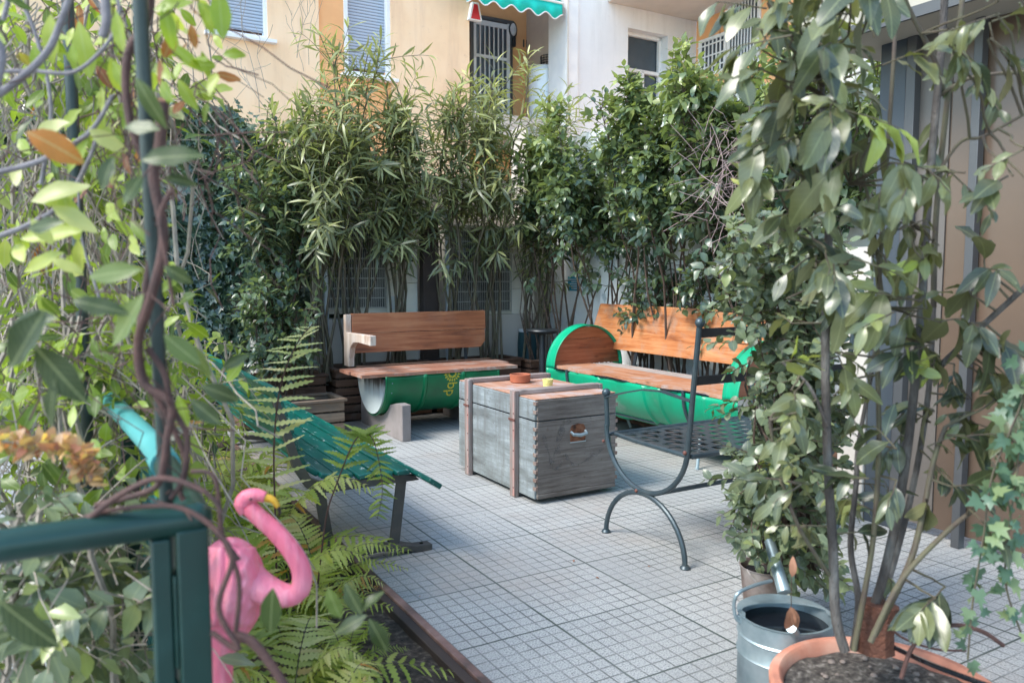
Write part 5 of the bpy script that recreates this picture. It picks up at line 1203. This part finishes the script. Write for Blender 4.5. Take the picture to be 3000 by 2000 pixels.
for (a,b) in (((2200,1010),(2060,990)),((2190,920),(2060,900)),((2210,1160),(2080,1185)),((2230,1180),(2095,1210)),((2240,1480),(2120,1450)),((2250,1560),(2155,1600)),((2240,1430),(2110,1500)),((2180,860),(2100,880)),((2200,1060),(2130,1090))):
    Pp=at(a[0],a[1],2.7); Q=at(b[0],b[1],2.7); twig(lv,sm,Pp,Q-Pp,(Q-Pp).length,10,ROUND,.046,.95,.15,.55,.002,.15)
sm.build('stems',M['bark'],t); lv.build('foliage',M['euonymus'],t)
# ---- trailing ivy at the lower right
t=thing('trailing_ivy',at(2900,1500,1.6)[0],at(2900,1500,1.6)[1],.5,'trailing variegated ivy strands hanging at the lower right edge','climbing plant'); lv=LV(); sm=MB()
for pxs in ([(3010,1120),(2985,1200),(2960,1260),(2905,1400),(2880,1580),(2850,1760),(2835,1930)],[(3010,1050),(2990,1300),(2960,1520),(2945,1700),(2990,1850)],[(2905,1350),(2960,1500),(2930,1640)]):
    P=spl([at(x,y,1.62) for x,y in pxs],6); sm.tube(P,.0022,5)
    for i in range(0,len(P)-1):
        for r_ in range(1 if i%2 else 2): 
            d=(rv(1)+Vector((0,-.3,-.5))).normalized(); p=P[i]+d*.02; lv.add(IVY,[tuple(p)],[tuple(d)],[(-.4,-.7,.5)],ru(.026,.046),ru(.2,.9),.15)
sm.build('stems',M['cane'],t); lv.build('foliage',leafmat('trailing_ivy_leaves',[(0,(.05,.10,.06)),(.5,(.11,.19,.12)),(1,(.30,.36,.17))],.4,.3),t)
# arching bare cane & hose by the pot
t=thing('bramble_cane',at(2650,1900,1.75)[0],at(2650,1900,1.75)[1],.38,'arching bare brown cane rooted in the terracotta pot','plant'); sm=MB()
sm.tube(spl([at(2640,1985,1.72),at(2670,1900,1.72),(at(2720,1850,1.72)),at(2800,1830,1.72),at(2880,1850,1.72),at(2940,1890,1.72)],6),.005,8)
sm.tube(spl([at(2600,1830,1.8),at(2650,1870,1.8),at(2740,1900,1.8),at(2830,1905,1.8)],6),.0028,6)
sm.build('cane',M['bark_red'],t)
t=thing('garden_hose',at(2750,1920,1.55)[0],at(2750,1920,1.55)[1],.36,'black irrigation hose lying across the rim of the terracotta pot','hose')
MB().tube(spl([at(2550,1860,1.95),at(2640,1905,1.8),at(2740,1950,1.65),at(2900,2010,1.5),at(3050,2060,1.45)],6),.006,10).build('hose',M['blackhole'],t)
# dry leaves caught above the can
t=thing('dry_leaf_cluster',at(2310,1760,2.0)[0],at(2310,1760,2.0)[1],.45,'dry curled brown leaves hanging over the watering can','leaf'); lv=LV()
lv.add(BIG,[tuple(at(2316,1775,2.0)),tuple(at(2322,1778,2.0)),tuple(at(2320,1690,2.0))],[(.0,-.1,-1),(.25,-.1,-1),(.05,-.1,1)],[(-.5,-.8,.1)]*3,[.075,.062,.05],[.5,.7,.4],.3)
lv.build('leaves',M['brownleaf'],t); MB().tube([at(2319,1690,2.0),at(2318,1780,2.0)],.001,4).build('stalk',M['bark'],t)
t=thing('dead_stump',at(2560,1850,1.85)[0],at(2560,1850,1.85)[1],.35,'short sawn brown stump in the terracotta pot','stump')
mb=MB(); c0=at(2560,1900,1.86); mb.tube([c0,c0+Vector((.0,0,.05)),c0+Vector((.01,0,.115))],[.05,.046,.05],9); mb.build('stump',basic('stump_wood',(.16,.06,.035),(.08,.035,.025),.85,scale=18,bs=.8,bd=.01),t,angle=20)
# ================================================================ FERNS
def frond(lv,sm,pts,plen,npair,tm=PIN_LO,rnd=.5,r=.0022,rise=.15,wid=1.0):
    P=spl(pts,6); sm.tube(P,list(np.linspace(r,r*.4,len(P))),5,False)
    PP=[];DD=[];NN=[];SS=[]
    for i in range(npair):
        t_=.10+.88*(i+.5)/npair; p,d=pt(P,t_); 
        f=math.sin(PI*min(1,(t_*.78+.20)))**.8; side=d.cross(UP)
        if side.length<.2: side=d.cross(Vector((0,1,0)))
        side.normalize(); up=side.cross(d).normalized()
        for s in (1,-1):
            PP.append(tuple(p)); dd=(side*s*1.0+d*.35+up*rise+rv(.06)+Vector((0,0,-.12))); DD.append(tuple(dd)); NN.append(tuple(up+side*s*.1)); SS.append(plen*f*ru(.85,1.1))
    lv.add(tm,PP,DD,NN,SS,np.clip(rng.normal(rnd,.1,len(PP)),0,1),.25,wid)
def fern(u,v,z,n,ln,label,rnd=.45,mat='fern',tm=PINNA,el=(.25,1.25)):
    t=thing('fern',u,v,z,label,'fern','ferns in the planting bed'); lv=LV(); sm=MB()
    n=max(7,n-2)
    for k in range(n):
        a=2*PI*k/n+ru(-.5,.5); L_=ln*ru(.7,1.15); e=ru(*el); hd=Vector((math.cos(a),math.sin(a),0)); b=Vector((u,v,z))
        pts=[b,b+hd*L_*.25*math.cos(e)+UP*L_*.38*math.sin(e)*1.1,b+hd*L_*.6*math.cos(e)+UP*L_*.62*math.sin(e),b+hd*L_*.95*math.cos(e)+UP*L_*(.62*math.sin(e)-.08)]
        frond(lv,sm,pts,L_*.20,22,tm,min(1,max(0,random.gauss(rnd,.2))),.002)
    sm.build('rachis',M['cane'],t); lv.build('fronds',M[mat],t)
fs_=[(.74,2.62,.36,10,'low fern spilling over the rusty edging at the bottom'),(.50,2.05,.42,10,'fern under the flamingo neck'),(.85,3.0,.40,10,'fern at the foot of the teal bench leg'),(.55,2.6,.62,12,'fern behind the flamingo head'),(.72,3.3,.62,12,'fern in the middle of the bed'),(.35,2.15,.6,10,'fern close to the handrail behind the flamingo'),
(.42,3.2,.66,12,'fern beside the pale turquoise handrail'),(.70,4.0,.66,12,'fern against the back of the teal bench'),(.35,4.0,.66,11,'yellow fern by the path side of the bed'),(.62,4.8,.66,11,'fern behind the middle of the teal bench'),(.30,4.9,.62,10,'fern in the shade of the vine thicket'),(.6,5.8,.62,10,'far fern below the ivy'),(.72,2.25,.26,8,'small fern in the dark soil beside the edging'),(.45,1.55,.42,9,'fern at the foot of the flamingo'),(.52,1.80,.34,9,'fern at the bottom edge in front of the soil')]
for i,(u,v,ln,n_,lb) in enumerate(fs_): fern(u,v,.08,n_,ln*ru(.95,1.1),lb,ru(.5,.8))
# two large old pale fronds
t=thing('fern',at(805,1560,2.7)[0],at(805,1560,2.7)[1],.08,'tall pale upright fern frond with orange tips in front of the teal bench','fern','ferns in the planting bed'); lv=LV(); sm=MB()
P=spl([at(812,1750,2.75),at(806,1500,2.7),at(803,1300,2.68),at(822,1130,2.66),at(868,1010,2.62),at(915,950,2.58)],6); sm.tube(P,list(np.linspace(.004,.0015,len(P))),6)
for i in range(19):
    t_=.22+.77*i/19; p,d=pt(P,t_); f=.135*math.sin(PI*(.30+.66*i/19))**.9
    for s in (1,-1):
        dd=Vector((ct*s,-st*s,0))*1.0+UP*(.42 if s>0 else .10)+rv(.13)
        lv.add(PINNA,[tuple(p)],[tuple(dd)],[(-.3,-.6,.7)],f*ru(.85,1.1),min(1,max(0,random.gauss(.45,.2))),.12,.85)
sm.build('rachis',M['bark_red'],t); lv.build('fronds',M['fernpale'],t)
t=thing('fern',at(960,1560,2.55)[0],at(960,1560,2.55)[1],.08,'nodding fern frond bending over the near end of the teal bench','fern','ferns in the planting bed'); lv=LV(); sm=MB()
P=spl([at(930,1720,2.6),at(955,1520,2.58),at(985,1420,2.56),at(1040,1290,2.55),at(1085,1275,2.55),at(1110,1350,2.55),at(1120,1440,2.55),at(1105,1520,2.55)],6); sm.tube(P,list(np.linspace(.0032,.001,len(P))),6)
for i in range(26):
    t_=.34+.65*i/26; p,d=pt(P,t_); f=.082*(1-.5*i/26)
    for s in (1,-1):
        dd=Vector((ct*s,-st*s,0))*.8+Vector((0,0,-.3 if i>14 else .35))+rv(.15)
        lv.add(PINNA,[tuple(p)],[tuple(dd)],[(-.3,-.6,.7)],f*ru(.8,1.15),ru(.1,.6) if i<13 else ru(.0,.5),.2,1.3)
sm.build('rachis',M['bark_red'],t); lv.build('fronds',M['fern'],t)
# ================================================================ VINES (left)
t=thing('climbing_vine',pb[0],pb[1],.0,'twisting reddish vine with large green leaves wound around the near pole','climbing plant'); sm=MB(); lv=LV(); lv2=LV()
def vs_(pxs,Y_,r0,r1,m=6): P=spl([at(x,y,Y_) for x,y in pxs],m); sm.tube(P,list(np.linspace(r0,r1,len(P))),9); return P
lines=[vs_([(620,1850),(700,1900),(640,1780),(680,1640),(640,1560),(560,1500),(470,1480),(300,1500),(120,1560),(-40,1600)],.98,.004,.003),
 vs_([(440,-40),(430,60),(375,160),(372,300),(400,420),(460,560),(440,760),(410,960),(420,1100),(480,1200),(545,1350),(530,1450),(620,1540),(700,1640)],1.06,.0062,.0035),
 vs_([(478,300),(470,420),(450,520),(480,700),(440,880),(405,1000),(420,1120),(500,1180),(490,1280),(470,1400),(430,1440),(280,1480)],1.02,.0075,.004),
 vs_([(500,560),(470,640),(490,780),(510,900)],1.0,.004,.002),
 vs_([(690,1860),(740,1880),(790,1940),(850,2030)],1.0,.007,.006),vs_([(690,1860),(700,1700),(650,1560),(630,1400),(560,1380)],1.0,.0035,.003),
 vs_([(260,1520),(350,1450),(470,1400),(600,1440),(650,1500)],.97,.0045,.003),
 vs_([(430,1020),(480,1090),(505,1190),(548,1280),(535,1400),(500,1460)],1.03,.0045,.0035)]
for Pn in lines[1:3]:
    for k in range(10): 
        p,d=pt(Pn,ru(0,1)); sm.tube(path(p,p+(rv(1)).normalized()*ru(.04,.1),0,5,.1),.0012,4,False)
def leafpx(lvx,x,y,Y_,sz,ang,rnd,tm=BIG,wid=1.0,dep=0,tilt=None):
    p=at(x,y,Y_); a=R(ang); q=at(x+math.cos(a)*50,y-math.sin(a)*50,Y_+dep); d=(q-p).normalized()
    nn=tilt or (-.5+ru(-.3,.3),-.8,.4+ru(-.2,.4))
    lvx.add(tm,[tuple(p)],[tuple(d)],[nn],sz,rnd,.12,wid)
# hand-placed foreground leaves (pixel, size, direction)
for (x,y,Yq,s,a,r_) in ((395,225,.95,.085,-60,.45),(470,380,.95,.06,170,.35),(415,470,.9,.085,10,.25),(300,560,.95,.055,80,.2),(415,790,.9,.085,185,.7),(420,860,.95,.095,-120,.75),(480,780,.95,.05,-30,.2),(480,980,.95,.07,-40,.6),(560,1010,.98,.06,-60,.65),(210,880,.85,.075,-10,.12),(170,930,.85,.08,190,.1),(100,1010,.82,.10,-50,.1),(30,1080,.8,.09,60,.1),(160,1110,.82,.07,-100,.12),(590,1130,.95,.06,-20,.1),(650,1080,1.0,.05,30,.15),(560,1170,.95,.06,-40,.12),(190,650,.95,.06,190,.3),(360,600,.9,.05,60,.3),(480,520,1.0,.05,-10,.15),
 (800,1720,1.02,.085,-95,.45),(1060,1800,1.0,.06,120,.15),(1080,1810,1.0,.07,-60,.1),(1050,1790,1.0,.055,40,.12),(1075,1800,1.0,.065,-150,.1),(960,1720,1.0,.06,-70,.7),(610,1700,1.05,.05,-100,.3),(0,1760,.8,.10,-40,.1),(40,1850,.8,.08,-160,.1)):
    leafpx(lv2,x,y,Yq*1.04,s*.82,a,r_,BIG,.95)
for (x,y,Yq,s,a,r_) in ((150,40,1.25,.085,-95,.72),(230,60,1.25,.10,-80,.66),(120,110,1.3,.05,0,.6),(300,250,1.3,.06,-90,.75),(330,180,1.2,.06,-60,.6),(100,130,1.25,.06,-80,.55),(340,30,1.15,.07,-80,.6),(480,10,1.1,.07,-80,.55),(500,130,1.2,.065,-40,.55),(540,190,1.25,.055,0,.5),(520,230,1.2,.06,-60,.6),(590,10,1.1,.05,-70,.55),(640,-30,1.1,.075,-85,.55),(310,330,1.3,.06,-120,.7),(240,320,1.3,.05,-140,.65),(205,360,1.25,.06,-170,.87),(75,385,1.0,.085,-25,.94),(240,550,1.25,.08,200,.7),(180,560,1.25,.09,-70,.68),(150,600,1.2,.09,-30,.87),(230,700,1.2,.06,-90,.78),(190,740,1.15,.08,200,.8),(60,700,1.15,.10,10,.77),(90,590,1.2,.10,20,.87),(200,510,1.25,.07,60,.6),(260,380,1.2,.07,-30,.87),(450,30,1.1,.06,20,.5),(560,70,1.15,.04,-80,.96),(520,90,1.15,.05,-120,.97),(470,170,1.1,.045,-90,.98),(90,640,1.1,.05,-50,.86),(150,760,1.1,.05,-20,.85)):
    leafpx(lv,x,y,Yq,s*.88,a,r_,BIG,.9)
for k in range(120):
    x=random.choice([ru(-30,470),ru(300,660)]); y=ru(-40,720) if x<470 else ru(-40,330)
    leafpx(lv,x,y,ru(1.15,1.75),ru(.03,.058),ru(-140,10),min(1,max(0,random.gauss(.62,.22))),BIG,.95,ru(-.05,.05))
for k in range(90):
    leafpx(lv,ru(-30,560),ru(700,1450),ru(1.25,1.9),ru(.04,.07),ru(0,360),min(1,max(0,random.gauss(.35,.2))),BIG,.95,ru(-.05,.05))
tw=MB()
for k in range(150):
    x,y=(ru(330,640),ru(-30,560)) if k%2 else (ru(-30,420),ru(-30,1300)); p=at(x,y,ru(1.1,1.9)); d=(Vector((0,0,-.7))+rv(.6)).normalized()*ru(.06,.28); tw.tube(path(p,p+d,0,6,.12),ru(.0009,.0019),4,False)
o=tw.build('fine_twigs',M['bark_red'],t); o['kind']='stuff'
# greyish woody stems at the upper left
wb=basic('lilac_grey_bark',(.26,.23,.24),(.16,.14,.15),.8,scale=30,bs=.5)
for (pxs,r0,r1,Y_) in (([(-40,300),(60,230),(140,150),(180,60),(215,-40)],.0058,.0045,1.15),([(-40,210),(90,208),(220,210),(320,120),(350,30),(330,-30)],.0032,.0025,1.2),([(-30,510),(120,470),(260,390),(330,280)],.005,.003,1.25),([(305,-30),(312,60),(300,110)],.007,.006,1.1),([(-30,100),(5,160),(-20,280)],.006,.006,1.0),([(-30,700),(80,660),(190,590),(260,470),(290,380)],.005,.003,1.3),([(120,540),(150,320),(110,120),(60,0)],.004,.003,1.4),([(300,900),(240,700),(230,560)],.003,.002,1.5),([(30,-20),(10,60)],.004,.004,1.3)):
    MB().tube(spl([at(x,y,Y_) for x,y in pxs],6),list(np.linspace(r0,r1,(len(pxs)-1)*6+1)),9).build('woody_stem',wb,t)
sm.build('twining_stems',M['bark_red'],t); lv.build('young_foliage',M['vine'],t); lv2.build('foliage',M['vinedark'],t)
# the thicket behind: yellow-green honeysuckle mass over the arbour
def thicket(name,label,reg,n,Y0,Y1,mat,tm,size,rn,seed_d=(0,0,-.5),nl=6,tl=(.12,.28),stem='bark_pale',wid=1.0,ndry=0):
    c=at((reg[0]+reg[1])/2,(reg[2]+reg[3])/2,(Y0+Y1)/2)
    t=thing(name,c[0],c[1],0,label,'climbing plant'); lv=LV(); sm=MB()
    for k in range(n):
        x,y=ru(reg[0],reg[1]),ru(reg[2],reg[3]); Y_=ru(Y0,Y1); p=at(x,y,Y_)
        if p.z<.03: continue
        d=Vector(seed_d)+rv(.7); twig(lv,sm,p,d,ru(*tl),nl,tm,size*ru(.8,1.2),.9,.2,random.gauss(rn,.18),.0018,.25,.2,wid)
    for k in range(ndry):
        x,y=ru(reg[0],reg[1]),ru(reg[2],reg[3]); p=at(x,y,ru(Y0,Y1)); e=p+Vector((ru(-.3,.3),ru(-.3,.3),ru(-.7,-.1))); sm.tube(path(p,e,0,7,.1),.0022,4,False)
    for k in range(14):
        x=ru(reg[0],reg[1]); p=at(x,reg[2],ru(Y0,Y1)); q=Vector((p.x+ru(-.2,.2),p.y+ru(-.2,.2),.03)); sm.tube(path(q,p,0,12,.06),.006,5)
    sm.build('stems',M[stem],t); lv.build('foliage',M[mat],t)
thicket('vine_thicket','airy yellow green creeper filling the upper left corner',(-60,430,-60,520),150,1.9,3.2,'vine',OVAL,.075,.48,ndry=160,wid=.8)
thicket('vine_thicket','creeper with many bare twigs left of the dark ivy',(-60,400,450,1000),150,2.4,3.9,'vine',OVAL,.07,.40,ndry=190,wid=.8)
thicket('vine_thicket','tangled pale leaves beside the turquoise handrail',(-60,560,930,1430),250,1.7,2.9,'vine',OVAL,.06,.36,(0,0,.2),ndry=70,wid=.8)
thicket('vine_thicket','small pale leaves seen through the railing at the lower left',(-30,440,1480,1960),200,1.35,2.1,'euonymus',OVAL,.06,.62,(.2,-.2,.1),ndry=20)
thicket('vine_thicket','twiggy growth above the far end of the teal bench',(380,700,1000,1330),90,3.2,4.4,'fern',OVAL,.06,.4,(0,0,.4),ndry=20)
# brown-pink withered flower heads
t=thing('withered_blossom',at(150,1320,1.3)[0],at(150,1320,1.3)[1],.7,'withered orange brown blossom spray in front of the railing leaves','flower'); lv=LV(); sm=MB()
P=spl([at(-20,1290,1.2),at(80,1300,1.2),at(180,1310,1.2),at(240,1350,1.2),at(270,1400,1.2)],6); sm.tube(P,.002,5)
for p in P:
    for k in range(7): d=rv(1).normalized(); lv.add(ROUND,[tuple(p+d*.008)],[tuple(d)],[tuple(rv(1))],ru(.012,.026),ru(0,1),.3)
sm.build('stalk',M['bark_pale'],t); lv.build('petals',leafmat('withered_petals',[(0,(.30,.09,.06)),(.35,(.58,.28,.18)),(.7,(.74,.50,.36)),(1,(.80,.50,.14))],.7,.4),t)
# fallen leaves on the paving
spots=[(1680,1640),(1900,1660),(1232,1745),(1745,1692),(1570,1500),(1480,1740),(1350,1610),(2050,1780),(1850,1900),(1610,1960)]
for i,(x,y) in enumerate(spots[:4]):
    u,v=hz(x,y,.004); lv=LV(); lv.add(OVAL,[(u,v,.006)],[(ru(-1,1),ru(-1,1),.02)],[(0,0,1)],ru(.012,.022),.5,.3)
    o=lv.build('fallen_leaf',M['brownleaf'],None,(u,v,.004)); tag(o,['tiny dry leaf on the paving left of the seat feet','tiny dry leaf on the paving right of the seat arch','tiny dry leaf on the paving by the fern tip','tiny dry crumb on the long paving joint'][i],'leaf','dry leaf crumbs on the paving')
# ================================================================ CAMERA, LIGHT, WORLD
sc=bpy.context.scene
cam=bpy.data.cameras.new('camera'); co=bpy.data.objects.new('camera',cam); C.objects.link(co); sc.camera=co
cam.sensor_width=36; cam.lens=F/3000*36; co.location=(0,0,H); co.rotation_euler=(R(90)-PITCH,0,0)
cam.clip_end=400; cam.clip_start=.05
cam.dof.use_dof=True; cam.dof.focus_distance=4.9; cam.dof.aperture_fstop=4.0
w=bpy.data.worlds.new('World'); sc.world=w; w.use_nodes=True; nt=w.node_tree
sky=nt.nodes.new('ShaderNodeTexSky'); sky.sky_type='NISHITA'; sky.sun_disc=False
SE,SA=R(50),R(-118)   # sun elevation, azimuth from +Y clockwise
sky.sun_elevation=SE; sky.sun_rotation=SA
sky.air_density=1.0; sky.dust_density=1.0; sky.ozone_density=1.2
tint=nt.nodes.new('ShaderNodeMix'); tint.data_type='RGBA'; tint.blend_type='MULTIPLY'; tint.inputs[0].default_value=1; tint.inputs[7].default_value=(.92,1.03,1.0,1); nt.links.new(sky.outputs[0],tint.inputs[6]); nt.links.new(tint.outputs[2],nt.nodes['Background'].inputs[0]); nt.nodes['Background'].inputs[1].default_value=.15
sl=bpy.data.lights.new('sun','SUN'); sl.energy=1.35; sl.angle=R(22); sl.color=(1,.95,.88)
so_=bpy.data.objects.new('sun',sl); C.objects.link(so_)
dirv=Vector((math.sin(SA)*math.cos(SE),math.cos(SA)*math.cos(SE),math.sin(SE)))
so_.rotation_euler=dirv.to_track_quat('Z','Y').to_euler()
sc.view_settings.view_transform='Standard'; sc.view_settings.look='None'; sc.view_settings.gamma=1; sc.view_settings.exposure=1.75
